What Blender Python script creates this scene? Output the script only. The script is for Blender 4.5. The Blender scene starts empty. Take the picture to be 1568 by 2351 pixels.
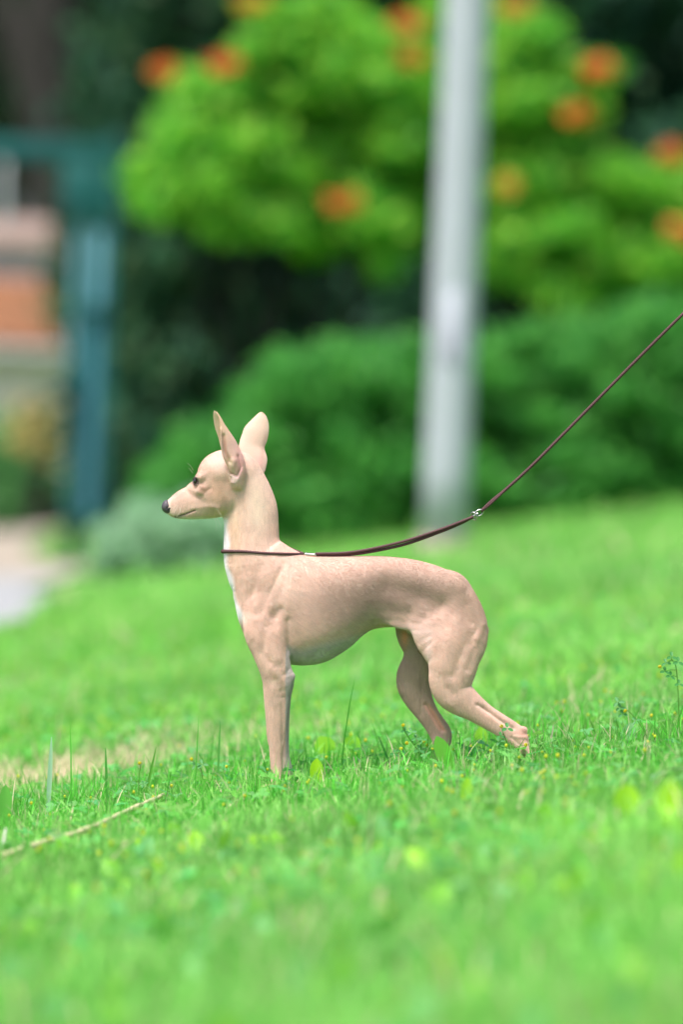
import bpy, math, random
import numpy as np
from mathutils import Vector, Matrix, Euler
random.seed(4); rng = np.random.default_rng(4)
scene = bpy.context.scene
C = scene.collection

# ------------------------------------------------------------------ camera, sky, sun, exposure
W0, H0 = 1568.0, 2351.0            # working frame of the photograph
PX = 0.00069                       # metres per working pixel at the dog's distance
D = 7.0                            # metres from lens to dog
F = D / PX
HOR = 992.0
cam_d = bpy.data.cameras.new('camera'); cam = bpy.data.objects.new('camera', cam_d); C.objects.link(cam)
cam_d.sensor_fit = 'VERTICAL'; cam_d.sensor_height = 36.0
cam_d.lens = 36.0 * F / H0
cam_d.clip_start = 0.05; cam_d.clip_end = 2000
CAMH = (1811 - HOR) * PX
pitch = math.atan((H0 / 2 - HOR) / F)
ROLL = math.radians(2.3)
cam.matrix_world = Matrix.Translation((0, 0, CAMH)) @ Matrix.Rotation(math.pi / 2 - pitch, 4, 'X') @ Matrix.Rotation(ROLL, 4, 'Z')
cam_d.dof.use_dof = True; cam_d.dof.focus_distance = D - 0.03
cam_d.dof.aperture_fstop = cam_d.lens / 74.0
scene.camera = cam
MW = np.array(cam.matrix_world)

SUN_EL = math.radians(66)
world = bpy.data.worlds.new('World'); scene.world = world; world.use_nodes = True
wn = world.node_tree; bg = wn.nodes['Background']
sky = wn.nodes.new('ShaderNodeTexSky'); sky.sky_type = 'NISHITA'; sky.sun_disc = False
sky.sun_elevation = SUN_EL; sky.air_density = 0.7; sky.dust_density = 4.0; sky.ozone_density = 0.6
bg.inputs['Strength'].default_value = 0.10
wn.links.new(sky.outputs[0], bg.inputs['Color'])
sd = bpy.data.lights.new('sun', 'SUN'); sun = bpy.data.objects.new('sun', sd); C.objects.link(sun)
sd.energy = 2.1; sd.angle = math.radians(14); sd.color = (1.0, 0.96, 0.90)
# direction towards the sun: behind and left of the camera
sdir = Vector((-0.62 * math.cos(SUN_EL), -0.78 * math.cos(SUN_EL), math.sin(SUN_EL))).normalized()
sun.rotation_euler = sdir.to_track_quat('Z', 'Y').to_euler()
sky.sun_rotation = math.atan2(sdir.x, sdir.y)
scene.view_settings.view_transform = 'Standard'; scene.view_settings.look = 'None'
scene.view_settings.gamma = 1.0; scene.view_settings.exposure = 1.15
scene.cycles.use_denoising = True
scene.cycles.max_bounces = 8; scene.cycles.transparent_max_bounces = 8
scene.cycles.sample_clamp_indirect = 6.0

# ------------------------------------------------------------------ mapping and helpers
def Wp(u, v, z):
    """world position of working-frame pixel (u, v) at camera depth z (arrays allowed)"""
    u = np.asarray(u, float); v = np.asarray(v, float); z = np.asarray(z, float) + 0 * u
    x = (u - W0 / 2) / F * z; y = -(v - H0 / 2) / F * z
    p = np.stack([x, y, -z, np.ones_like(x)], -1)
    return (p @ MW.T)[..., :3]
SL = math.tan(math.radians(6.6) + ROLL)
def gz(x, y):
    x = np.asarray(x, float); y = np.asarray(y, float)
    b = 0.012 * np.sin(x * 3.1 + 1.3) * np.sin(y * 1.7 + .4) * np.clip((y - 7.5) / 3, 0, 1)
    return 2.5 * np.tanh(SL * x / 2.5) + b
def ground_hit(u, v):
    """ground point seen at a pixel"""
    zs = np.linspace(2.5, 80, 6000)
    p = Wp(np.full_like(zs, u), np.full_like(zs, v), zs)
    k = np.argmax(p[:, 2] < gz(p[:, 0], p[:, 1]))
    return p[k]
def s2l(c):
    return tuple(((x / 255.0 + 0.055) / 1.055) ** 2.4 if x > 10 else x / 255 / 12.92 for x in c)

def tag(o, label=None, cat=None, group=None, kind=None):
    if label: o['label'] = label
    if cat: o['category'] = cat
    if group: o['group'] = group
    if kind: o['kind'] = kind
    return o
def empty(name, loc):
    o = bpy.data.objects.new(name, None); C.objects.link(o); o.location = loc
    o.empty_display_size = 0.1
    return o
def link(name, me, mat, parent=None):
    o = bpy.data.objects.new(name, me); C.objects.link(o)
    if mat: me.materials.append(mat)
    if parent is not None:
        o.parent = parent
        o.matrix_parent_inverse = Matrix.Translation(-Vector(parent.location))
    return o
def mesh_np(name, verts, quads=None, tris=None, col=None, smooth=True):
    me = bpy.data.meshes.new(name)
    verts = np.asarray(verts, np.float32); me.vertices.add(len(verts)); me.vertices.foreach_set('co', verts.ravel())
    q = np.zeros((0, 4), int) if quads is None else np.asarray(quads, int).reshape(-1, 4)
    t = np.zeros((0, 3), int) if tris is None else np.asarray(tris, int).reshape(-1, 3)
    me.loops.add(q.size + t.size)
    me.loops.foreach_set('vertex_index', np.concatenate([q.ravel(), t.ravel()]).astype(np.int32))
    st = np.concatenate([np.arange(len(q)) * 4, q.size + np.arange(len(t)) * 3]).astype(np.int32)
    me.polygons.add(len(q) + len(t)); me.polygons.foreach_set('loop_start', st)
    try: me.polygons.foreach_set('loop_total', np.concatenate([np.full(len(q), 4), np.full(len(t), 3)]).astype(np.int32))
    except Exception: pass
    me.polygons.foreach_set('use_smooth', np.full(len(q) + len(t), smooth))
    me.update(calc_edges=True)
    if col is not None:
        a = me.color_attributes.new('Col', 'FLOAT_COLOR', 'POINT')
        c = np.ones((len(verts), 4), np.float32); c[:, :3] = col; a.data.foreach_set('color', c.ravel())
    return me

class MB:
    """collects boxes, tubes and sheets into one mesh"""
    def __init__(s): s.v = []; s.q = []; s.t = []; s.c = []; s.n = 0
    def add(s, v, q=None, t=None, c=None):
        v = np.asarray(v, float)
        s.v.append(v)
        if q is not None and len(q): s.q.append(np.asarray(q, int) + s.n)
        if t is not None and len(t): s.t.append(np.asarray(t, int) + s.n)
        s.c.append(np.broadcast_to(np.array(c if c is not None else (1, 1, 1), float), (len(v), 3)))
        s.n += len(v)
    def box(s, c, d, R=None, bev=0.0, col=None):
        """box with chamfered edges"""
        c = np.array(c, float); h = np.array(d, float) / 2; b = min(bev, h.min() * .9)
        P = []
        for sz in (-1, 1):
            for sy in (-1, 1):
                for sx in (-1, 1): P.append((sx, sy, sz))
        P = np.array(P, float)
        if b <= 0:
            V = P * h; Q = [(0, 2, 3, 1), (4, 5, 7, 6), (0, 1, 5, 4), (2, 6, 7, 3), (0, 4, 6, 2), (1, 3, 7, 5)]; T = None
        else:
            V = []
            for p in P:
                for a in range(3):
                    q = p * (h - b); q[a] = p[a] * h[a]; V.append(q)
            V = np.array(V); F0 = [(0, 2, 3, 1, 2), (4, 5, 7, 6, 2), (0, 1, 5, 4, 1), (2, 6, 7, 3, 1), (0, 4, 6, 2, 0), (1, 3, 7, 5, 0)]
            Q = [[i * 3 + f[4] for i in f[:4]] for f in F0]
            for a in range(3):
                o1, o2 = [x for x in range(3) if x != a]
                for i in range(8):
                    j = i ^ (1 << a)
                    if i < j: Q.append([i * 3 + o1, j * 3 + o1, j * 3 + o2, i * 3 + o2])
            T = [[i * 3, i * 3 + 1, i * 3 + 2] for i in range(8)]
        if R is not None: V = V @ np.array(R).T
        s.add(V + c, Q, T, col)
    def tube(s, pts, r, n=10, col=None, cap=True, flat=1.0, twist=0):
        pts = np.array(pts, float); m = len(pts); r = np.broadcast_to(np.asarray(r, float), (m,))
        tg = np.gradient(pts, axis=0); tg /= np.linalg.norm(tg, axis=1)[:, None] + 1e-12
        ref = np.array((0, 0, 1.0)) if abs(tg[0][2]) < .9 else np.array((1.0, 0, 0))
        a = np.cross(tg[0], ref); a /= np.linalg.norm(a); V = []
        for i in range(m):
            a = a - tg[i] * a.dot(tg[i]); a /= np.linalg.norm(a); b = np.cross(tg[i], a)
            th = np.arange(n) / n * 2 * math.pi + twist * i
            V.append(pts[i] + r[i] * (np.cos(th)[:, None] * a + np.sin(th)[:, None] * b * flat))
        V = np.concatenate(V); Q = [(i * n + j, i * n + (j + 1) % n, (i + 1) * n + (j + 1) % n, (i + 1) * n + j) for i in range(m - 1) for j in range(n)]
        T = []
        if cap:
            V = np.concatenate([V, pts[:1], pts[-1:]]); k = m * n
            T = [(k, (j + 1) % n, j) for j in range(n)] + [(k + 1, (m - 1) * n + j, (m - 1) * n + (j + 1) % n) for j in range(n)]
        s.add(V, Q, T, col)
    def ball(s, c, r, n=10, col=None, R=None):
        r = np.broadcast_to(np.asarray(r, float), (3,)); V = []; Q = []
        for i in range(n + 1):
            ph = math.pi * (i + 0.02) / (n + 0.04)
            for j in range(2 * n):
                th = math.pi * j / n
                V.append((math.sin(ph) * math.cos(th), math.sin(ph) * math.sin(th), math.cos(ph)))
        for i in range(n):
            for j in range(2 * n): Q.append((i * 2 * n + j, (i + 1) * 2 * n + j, (i + 1) * 2 * n + (j + 1) % (2 * n), i * 2 * n + (j + 1) % (2 * n)))
        V = np.array(V) * r
        if R is not None: V = V @ np.array(R).T
        s.add(V + np.array(c), Q, None, col)
    def build(s, name, mat, parent=None, smooth=True, use_col=False):
        v = np.concatenate(s.v); q = np.concatenate(s.q) if s.q else None; t = np.concatenate(s.t) if s.t else None
        return link(name, mesh_np(name, v, q, t, np.concatenate(s.c) if use_col else None, smooth), mat, parent)

def catmull(P, n):
    P = np.array(P, float); m = len(P)
    Q = np.vstack([2 * P[0] - P[1], P, 2 * P[-1] - P[-2]]); out = []
    for t in np.linspace(0, m - 1, n):
        i = min(int(t), m - 2); f = t - i; a, b, c, d = Q[i:i + 4]
        out.append(.5 * (2 * b + (c - a) * f + (2 * a - 5 * b + 4 * c - d) * f * f + (3 * b - a - 3 * c + d) * f ** 3))
    return np.array(out)

# ------------------------------------------------------------------ materials
def mat(name, col=(.5, .5, .5), rough=.6, metal=0.0, attr=False, transl=0.0, noise=None, bump=None, sheen=0.0, spec=.5, sss=0.0, coat=0.0):
    m = bpy.data.materials.new(name); m.use_nodes = True; nt = m.node_tree; N = nt.nodes; L = nt.links
    b = N['Principled BSDF']; out = N['Material Output']
    b.inputs['Roughness'].default_value = rough; b.inputs['Metallic'].default_value = metal
    b.inputs['Specular IOR Level'].default_value = spec
    b.inputs['Coat Weight'].default_value = coat
    if sheen: b.inputs['Sheen Weight'].default_value = sheen; b.inputs['Sheen Roughness'].default_value = .35
    if sss:
        b.inputs['Subsurface Weight'].default_value = sss; b.inputs['Subsurface Radius'].default_value = (1, .35, .2)
        b.inputs['Subsurface Scale'].default_value = 0.004
    tc = N.new('ShaderNodeTexCoord')
    if attr:
        a = N.new('ShaderNodeAttribute'); a.attribute_name = 'Col'; src = a.outputs['Color']
    else:
        r = N.new('ShaderNodeRGB'); r.outputs[0].default_value = (*col, 1); src = r.outputs[0]
    if noise:
        sc, amt = noise[:2]; col2 = noise[2] if len(noise) > 2 else None
        n = N.new('ShaderNodeTexNoise'); n.inputs['Scale'].default_value = sc; n.inputs['Detail'].default_value = 6
        L.new(tc.outputs['Object'], n.inputs['Vector'])
        rp = N.new('ShaderNodeMapRange'); rp.inputs[1].default_value = .35; rp.inputs[2].default_value = .65
        rp.inputs[3].default_value = 0; rp.inputs[4].default_value = amt
        L.new(n.outputs[0], rp.inputs[0])
        mx = N.new('ShaderNodeMix'); mx.data_type = 'RGBA'
        L.new(rp.outputs[0], mx.inputs[0]); L.new(src, mx.inputs[6])
        mx.inputs[7].default_value = (*(col2 if col2 else tuple(c * .55 for c in col)), 1)
        src = mx.outputs[2]
    L.new(src, b.inputs['Base Color'])
    if bump:
        n2 = N.new('ShaderNodeTexNoise'); n2.inputs['Scale'].default_value = bump[0]; n2.inputs['Detail'].default_value = 4
        L.new(tc.outputs['Object'], n2.inputs['Vector'])
        bp = N.new('ShaderNodeBump'); bp.inputs['Strength'].default_value = bump[1]; bp.inputs['Distance'].default_value = bump[2]
        L.new(n2.outputs[0], bp.inputs['Height']); L.new(bp.outputs[0], b.inputs['Normal'])
    if transl:
        t = N.new('ShaderNodeBsdfTranslucent'); L.new(src, t.inputs['Color'])
        mx = N.new('ShaderNodeMixShader'); mx.inputs[0].default_value = transl
        L.new(b.outputs[0], mx.inputs[1]); L.new(t.outputs[0], mx.inputs[2]); L.new(mx.outputs[0], out.inputs['Surface'])
    return m
M_grass = mat('grass_blades', attr=True, rough=.45, transl=.42, spec=.35)
M_leaf = mat('leaves', attr=True, rough=.5, transl=.48, spec=.35)
M_dark = mat('dark_leaves', attr=True, rough=.6, transl=.12, spec=.15)
M_bark = mat('bark', (.030, .026, .020), .9, noise=(9, .8, (.05, .045, .035)), bump=(14, .8, .02))
M_bark2 = mat('dark_bark', (.016, .014, .012), .95, noise=(6, .7, (.03, .027, .025)), bump=(10, .8, .03))
M_flower = mat('orange_petals', attr=True, rough=.5, transl=.3)
M_dryb = mat('dry_stalks', attr=True, rough=.7, transl=.2)

# ------------------------------------------------------------------ ground, path
def sheet(name, x0, x1, y0, y1, nx, ny, dz, material, mask=None):
    xs = np.linspace(x0, x1, nx); ys = np.linspace(y0, y1, ny) if y1 < 100 else np.concatenate([np.linspace(y0, 40, ny - 12), np.geomspace(44, y1, 12)])
    if x1 > 100: xs = np.concatenate([-np.geomspace(-x0, 12, 12), np.linspace(-11, 11, nx - 24), np.geomspace(12, x1, 12)])
    X, Y = np.meshgrid(xs, ys); Z = gz(X, Y) + dz
    V = np.stack([X, Y, Z], -1).reshape(-1, 3); n = len(xs)
    q = [(j * n + i, j * n + i + 1, (j + 1) * n + i + 1, (j + 1) * n + i) for j in range(len(ys) - 1) for i in range(n - 1)]
    return link(name, mesh_np(name, V, q), material)
M_soil = mat('lawn_soil', (.09, .24, .04), .95, spec=.05, noise=(2.2, .6, (.12, .22, .06)), bump=(60, .6, .01))
def dry_soil(m, cx, cy):
    nt = m.node_tree; N = nt.nodes; L = nt.links; b = N['Principled BSDF']; src = b.inputs['Base Color'].links[0].from_socket
    g = N.new('ShaderNodeNewGeometry'); mp = N.new('ShaderNodeMapping'); mp.vector_type = 'POINT'; mp.inputs['Location'].default_value = (-cx / .30, -cy / .38, 0); mp.inputs['Scale'].default_value = (1 / .30, 1 / .38, 0)
    ln = N.new('ShaderNodeVectorMath'); ln.operation = 'LENGTH'; mr = N.new('ShaderNodeMapRange'); mr.inputs[1].default_value = .2; mr.inputs[2].default_value = 1.15; mr.inputs[3].default_value = 1; mr.inputs[4].default_value = 0
    mx = N.new('ShaderNodeMix'); mx.data_type = 'RGBA'; mx.inputs[7].default_value = (.50, .43, .30, 1)
    L.new(g.outputs['Position'], mp.inputs[0]); L.new(mp.outputs[0], ln.inputs[0]); L.new(ln.outputs['Value'], mr.inputs[0]); L.new(mr.outputs[0], mx.inputs[0]); L.new(src, mx.inputs[6]); L.new(mx.outputs[2], b.inputs['Base Color'])
_d = ground_hit(120, 1800); dry_soil(M_soil, _d[0] - .03, _d[1] + .12)
ground = sheet('ground', -700, 700, -60, 1400, 90, 200, 0, M_soil); tag(ground, kind='structure')

M_tan = mat('sandy_path', (.37, .32, .26), .9, noise=(3, .5, (.31, .27, .22)), bump=(80, .4, .01))
M_grey = mat('grey_paving', (.32, .33, .34), .85, noise=(4, .5, (.29, .30, .31)), bump=(60, .4, .01))
def strip(name, poly_px, dz, material, thick=0.0):
    """a polygon of ground pixels laid as a sheet on the terrain"""
    P = np.array([ground_hit(u, v) for u, v in poly_px])
    a = catmull(P[:len(P) // 2], 24); b = catmull(P[len(P) // 2:][::-1], 24)
    m = 16; V = []; q = []
    for i in range(24):
        for j in range(m):
            p = a[i] * (1 - j / (m - 1)) + b[i] * (j / (m - 1)); V.append((p[0], p[1], gz(p[0], p[1]) + dz))
    for i in range(23):
        for j in range(m - 1): q.append((i * m + j, i * m + j + 1, (i + 1) * m + j + 1, (i + 1) * m + j))
    return link(name, mesh_np(name, V, q), material)
# sandy yard beyond the gate, grey paved path in front of it
p_tan = strip('sandy_yard', [(-700, 1330), (-200, 1332), (60, 1326), (210, 1316), (240, 1300), (-700, 1245), (-200, 1208), (60, 1196), (200, 1190), (235, 1196)][:10], .008, M_tan)
tag(p_tan, kind='structure')
p_grey = strip('paved_path', [(-600, 1570), (-300, 1520), (-120, 1480), (60, 1432), (130, 1370), (-600, 1330), (-300, 1330), (-120, 1330), (60, 1327), (190, 1318)], .012, M_grey)
tag(p_grey, kind='structure')
path_poly = []
def on_path(p):
    """camera-side test: is this lawn point inside the paving (world space polygon)"""
    return None
PW = [ground_hit(u, v) for u, v in [(-700, 1590), (-300, 1525), (-120, 1484), (60, 1436), (130, 1376), (205, 1325), (240, 1300), (232, 1206), (-700, 1210)]]
def in_poly(x, y, P):
    ins = np.zeros(len(x), bool); n = len(P)
    for i in range(n):
        x1, y1 = P[i][0], P[i][1]; x2, y2 = P[(i + 1) % n][0], P[(i + 1) % n][1]
        c = ((y1 > y) != (y2 > y)) & (x < (x2 - x1) * (y - y1) / (y2 - y1 + 1e-9) + x1); ins ^= c
    return ins

# ------------------------------------------------------------------ grass
def vnoise(x, y, s, seed):
    r = np.random.default_rng(seed).random((64, 64)); X = x * s; Y = y * s
    i = np.floor(X).astype(int); j = np.floor(Y).astype(int); fx = X - i; fy = Y - j
    fx = fx * fx * (3 - 2 * fx); fy = fy * fy * (3 - 2 * fy); g = lambda a, b: r[a % 64, b % 64]
    return (g(i, j) * (1 - fx) + g(i + 1, j) * fx) * (1 - fy) + (g(i, j + 1) * (1 - fx) + g(i + 1, j + 1) * fx) * fy
Dry = ground_hit(120, 1800)[:2]
def dryness(x, y):
    """bare straw patch left of the dog and a few pale scars"""
    d1 = .92 * np.exp(-(((x - Dry[0] + .03) / .25) ** 2 + ((y - Dry[1] - .12) / .40) ** 2))
    p2 = ground_hit(20, 1590); d2 = .5 * np.exp(-(((x - p2[0] + .1) / .35) ** 2 + ((y - p2[1]) / .5) ** 2))
    p3 = ground_hit(500, 1700); d3 = .35 * np.exp(-(((x - p3[0]) / .3) ** 2 + ((y - p3[1]) / .35) ** 2))
    return np.clip(d1 * 1.5 + d2 + d3, 0, 1)
def scatter(y0, y1, dens, margin=.4):
    hw = lambda y: .0815 * y + margin
    n = int(dens * (y1 - y0) * (hw(y0) + hw(y1)))
    y = rng.uniform(y0, y1, n); x = rng.uniform(-1, 1, n) * hw(y1)
    k = np.abs(x) < hw(y); return x[k], y[k]
def blades(x, y, h, wd, lean, col, tipcol):
    n = len(x); a = rng.uniform(0, 2 * math.pi, n); z = gz(x, y) - .004
    f = rng.uniform(0, 2 * math.pi, n); sx, sy = np.cos(f), np.sin(f)
    V = np.zeros((n, 7, 3)); cc = np.zeros((n, 7, 3))
    for k, (t, ws) in enumerate(((0, .8), (.38, 1), (.72, .75), (1, 0))):
        px = x + np.cos(a) * lean * h * t ** 1.8; py = y + np.sin(a) * lean * h * t ** 1.8; pz = z + h * t * (1 - .25 * lean * t)
        c = col * (1 - t * .6)[..., None] + tipcol * (t * .6)[..., None] if np.ndim(t) else col * (1 - t * .6) + tipcol * t * .6
        if k < 3:
            for s in (0, 1):
                sg = (s * 2 - 1) * wd * ws / 2
                V[:, k * 2 + s] = np.stack([px + sx * sg, py + sy * sg, pz], -1); cc[:, k * 2 + s] = c
        else:
            V[:, 6] = np.stack([px, py, pz], -1); cc[:, 6] = c
    b = np.arange(n)[:, None] * 7
    q = np.concatenate([b + np.array([0, 1, 3, 2]), b + np.array([2, 3, 5, 4])]); t = b + np.array([4, 5, 6])
    return V.reshape(-1, 3), q, t, cc.reshape(-1, 3)
G1 = np.array((.25, .61, .11)); G2 = np.array((.13, .46, .06)); G3 = np.array((.39, .70, .10)); G4 = np.array((.28, .62, .19)); ST = np.array((.74, .63, .42))
def grass_cols(x, y):
    n = len(x); r = rng.random(n)[:, None]; p = vnoise(x, y, 2.3, 7)[:, None]; p2 = vnoise(x, y, .9, 9)[:, None]
    c = (G1 * (1 - r) + G2 * r) * np.where((y > 6.3) & (y < 8), rng.uniform(.55, 1.3, n), rng.uniform(.85, 1.3, n))[:, None]; c = c * (1 - .45 * p) + G3 * .45 * p; c = c * (1 - .5 * p2) + G4 * .5 * p2
    c = c * (.80 + .40 * vnoise(x, y, 3.1, 61) )[:, None]
    dr = dryness(x, y); s = (rng.random(n) < np.maximum(dr, .065))[:, None]
    st = ST * rng.uniform(.75, 1.15, (n, 1))
    return np.where(s, st, c), dr
gm = MB()
for (y0, y1, dens, hm, wm, mg) in ((3.2, 6.2, 8500, .038, .0034, .35), (6.2, 8.2, 14000, .031, .0024, .40), (8.2, 11.5, 5200, .036, .0046, .45), (11.5, 16, 1900, .045, .009, .5), (16, 29, 900, .05, .015, .7)):
    x, y = scatter(y0, y1, dens, mg)
    k = ~in_poly(x, y, PW); x, y = x[k], y[k]
    col, dr = grass_cols(x, y); n = len(x)
    k = rng.random(n) > dr * .45; x, y, col, dr = x[k], y[k], col[k], dr[k]; n = len(x)
    h = hm * rng.lognormal(0, .35, n) * (1 - .45 * dr) * (.70 + .6 * vnoise(x, y, 9, 3))
    w = wm * rng.uniform(.6, 1.3, n); lean = rng.uniform(.05, .95, n)
    v, q, t, c = blades(x, y, h, w, lean, col, col * 1.2)
    gm.add(v, q, t); gm.c[-1] = c
# coarser turf on both sides of the strip above
for (y0, y1, dens, xm, wm_, hm) in ((1.5, 9, 3600, 2.6, .006, .036), (9, 18, 1100, 4.5, .012, .045), (18, 29, 300, 6.0, .022, .055)):
    n = int(dens * (y1 - y0) * 2 * xm); y = rng.uniform(y0, y1, n); x = rng.uniform(-xm, xm, n)
    k = (np.abs(x) > .0815 * y + .34) & ~in_poly(x, y, PW); x, y = x[k], y[k]; n = len(x); col, dr = grass_cols(x, y)
    v, q, t, c = blades(x, y, hm * rng.lognormal(0, .35, n), wm_ * rng.uniform(.6, 1.3, n), rng.uniform(.1, 1.0, n), col, col * 1.2); gm.add(v, q, t); gm.c[-1] = c
# fine upright darker blades that carry the sharp band around the paws
x, y = scatter(6.35, 7.75, 7000, .4); k = (~in_poly(x, y, PW)) & (vnoise(x, y, 11, 5) > .32); x, y = x[k], y[k]; n = len(x)
cD = np.array((.08, .38, .035)) * rng.uniform(.7, 1.8, (n, 1)); st_ = (rng.random(n) < .10)[:, None]; cD = np.where(st_, ST * .95, cD)
v, q, t, c = blades(x, y, .040 * rng.lognormal(0, .38, n), .0015 * rng.uniform(.7, 1.7, n), rng.uniform(.0, .6, n), cD, cD * 1.5); gm.add(v, q, t); gm.c[-1] = c
go = gm.build('grass', M_grass, use_col=True)
tag(go, 'short bright green lawn grass around the dog', 'grass', kind='stuff')
print('grass blades', gm.n // 7)

# clover carpet: trefoil leaves, then little yellow heads on stalks
def clover_field():
    cm = MB(); fm = MB()
    xs, ys = [], []
    for (y0, y1, dn) in ((3.2, 6.2, 350), (6.2, 8.2, 520), (8.2, 12, 200), (12, 18, 50)):
        x, y = scatter(y0, y1, dn, .35); p = vnoise(x, y, 1.6, 21) + .12 * (x > 0)
        k = (p > .42) & ~in_poly(x, y, PW) & (dryness(x, y) < .5); xs.append(x[k]); ys.append(y[k])
    x = np.concatenate(xs); y = np.concatenate(ys); n = len(x)
    h = rng.uniform(.014, .038, n); base = rng.uniform(0, 2 * math.pi, n); z = gz(x, y)
    tilt = rng.uniform(-.5, .5, (n, 2)); c0 = np.stack([rng.uniform(.12, .24, n), rng.uniform(.42, .62, n), rng.uniform(.08, .18, n)], -1)
    R = rng.uniform(.0045, .0085, n)
    m = 7; ang = np.arange(m) / m * 2 * math.pi
    for k3 in range(3):
        th = base + k3 * 2.094
        d = np.stack([np.cos(th), np.sin(th)], -1); cx = x + d[:, 0] * R * 1.05; cy = y + d[:, 1] * R * 1.05
        lx = np.cos(ang)[None] * R[:, None] * 1.1; ly = np.sin(ang)[None] * R[:, None] * .8
        px = cx[:, None] + d[:, :1] * lx - d[:, 1:] * ly; py = cy[:, None] + d[:, 1:] * lx + d[:, :1] * ly
        pz = (z + h)[:, None] + (px - x[:, None]) * tilt[:, :1] + (py - y[:, None]) * tilt[:, 1:] + np.abs(ly) * .4
        V = np.stack([px, py, pz], -1); cen = np.stack([cx, cy, z + h + (cx - x) * tilt[:, 0] + (cy - y) * tilt[:, 1]], -1)[:, None]
        V = np.concatenate([V, cen], 1); b = np.arange(n)[:, None, None] * (m + 1)
        T = b + np.array([(i, (i + 1) % m, m) for i in range(m)])[None]
        cm.add(V.reshape(-1, 3), None, T.reshape(-1, 3)); cm.c[-1] = np.repeat(c0, m + 1, 0)
    # stalks
    s = .0006; V = np.stack([np.stack([x - s, y, z], -1), np.stack([x + s, y, z], -1), np.stack([x + s * .6, y, z + h], -1), np.stack([x - s * .6, y, z + h], -1)], 1)
    cm.add(V.reshape(-1, 3), np.arange(n)[:, None] * 4 + np.arange(4)); cm.c[-1] = np.repeat(c0, 4, 0)
    o = cm.build('clover', M_grass, use_col=True); tag(o, 'low clover leaves spread through the lawn', 'clover', kind='stuff')
    # yellow heads
    xs, ys = [], []
    for (y0, y1, dn) in ((3.2, 5.2, 60), (5.2, 6.6, 120), (6.6, 7.5, 75), (7.5, 12, 100), (12, 18, 16)):
        xx, yy = scatter(y0, y1, dn, .3); p = vnoise(xx, yy, 1.6, 21) + .12 * (xx > 0); k = (p > .38) & ~in_poly(xx, yy, PW) & (dryness(xx, yy) < .4); xs.append(xx[k]); ys.append(yy[k])
    x = np.concatenate(xs); y = np.concatenate(ys)
    bm_v = []; 
    for i in range(len(x)):
        hh = random.uniform(.022, .05); zz = float(gz(x[i], y[i])); r = random.uniform(.0016, .0030)
        ln = (random.uniform(-.008, .008), random.uniform(-.008, .008))
        fm.tube([(x[i], y[i], zz), (x[i] + ln[0] * .4, y[i] + ln[1] * .4, zz + hh * .6), (x[i] + ln[0], y[i] + ln[1], zz + hh)], .0005, 3, (.10, .34, .05), cap=False)
        yl = (.74, .80 + random.uniform(-.10, .04), .05)
        bc = np.array((x[i] + ln[0], y[i] + ln[1], zz + hh)); n0 = fm.n
        fm.ball(bc, (r, r, r * 1.15), 4, yl)
        fm.v[-1] = fm.v[-1] + np.random.default_rng(i).normal(0, r * .10, fm.v[-1].shape)
    o = fm.build('clover_flowers', M_grass, use_col=True); tag(o, 'tiny yellow clover flower heads dotted over the lawn', 'flowers', kind='stuff')
clover_field()

# ------------------------------------------------------------------ the dog, sculpted as a signed field in working pixels (u, v, w)
STEP = 2.0
U0, U1, V0, V1, Wd = 360, 1246, 1018, 1822, 96
gu = np.arange(U0, U1, STEP, dtype=np.float32); gv = np.arange(V0, V1, STEP, dtype=np.float32); gw = np.arange(-Wd, Wd + .1, STEP, dtype=np.float32)
field = np.full((len(gu), len(gv), len(gw)), 60., np.float32)
def blk(lo, hi):
    s = []
    for g, a, b in zip((gu, gv, gw), lo, hi):
        i = max(0, int((a - g[0]) / STEP)); j = min(len(g), int((b - g[0]) / STEP) + 2); s.append(slice(i, max(j, i + 1)))
    return tuple(s)
def smin(a, b, k):
    h = np.clip(.5 + .5 * (b - a) / k, 0, 1); return b * (1 - h) + a * h - k * h * (1 - h)
def merge(sl, d, k):
    field[sl] = smin(field[sl], d, k) if k > 0 else np.minimum(field[sl], d)
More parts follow.
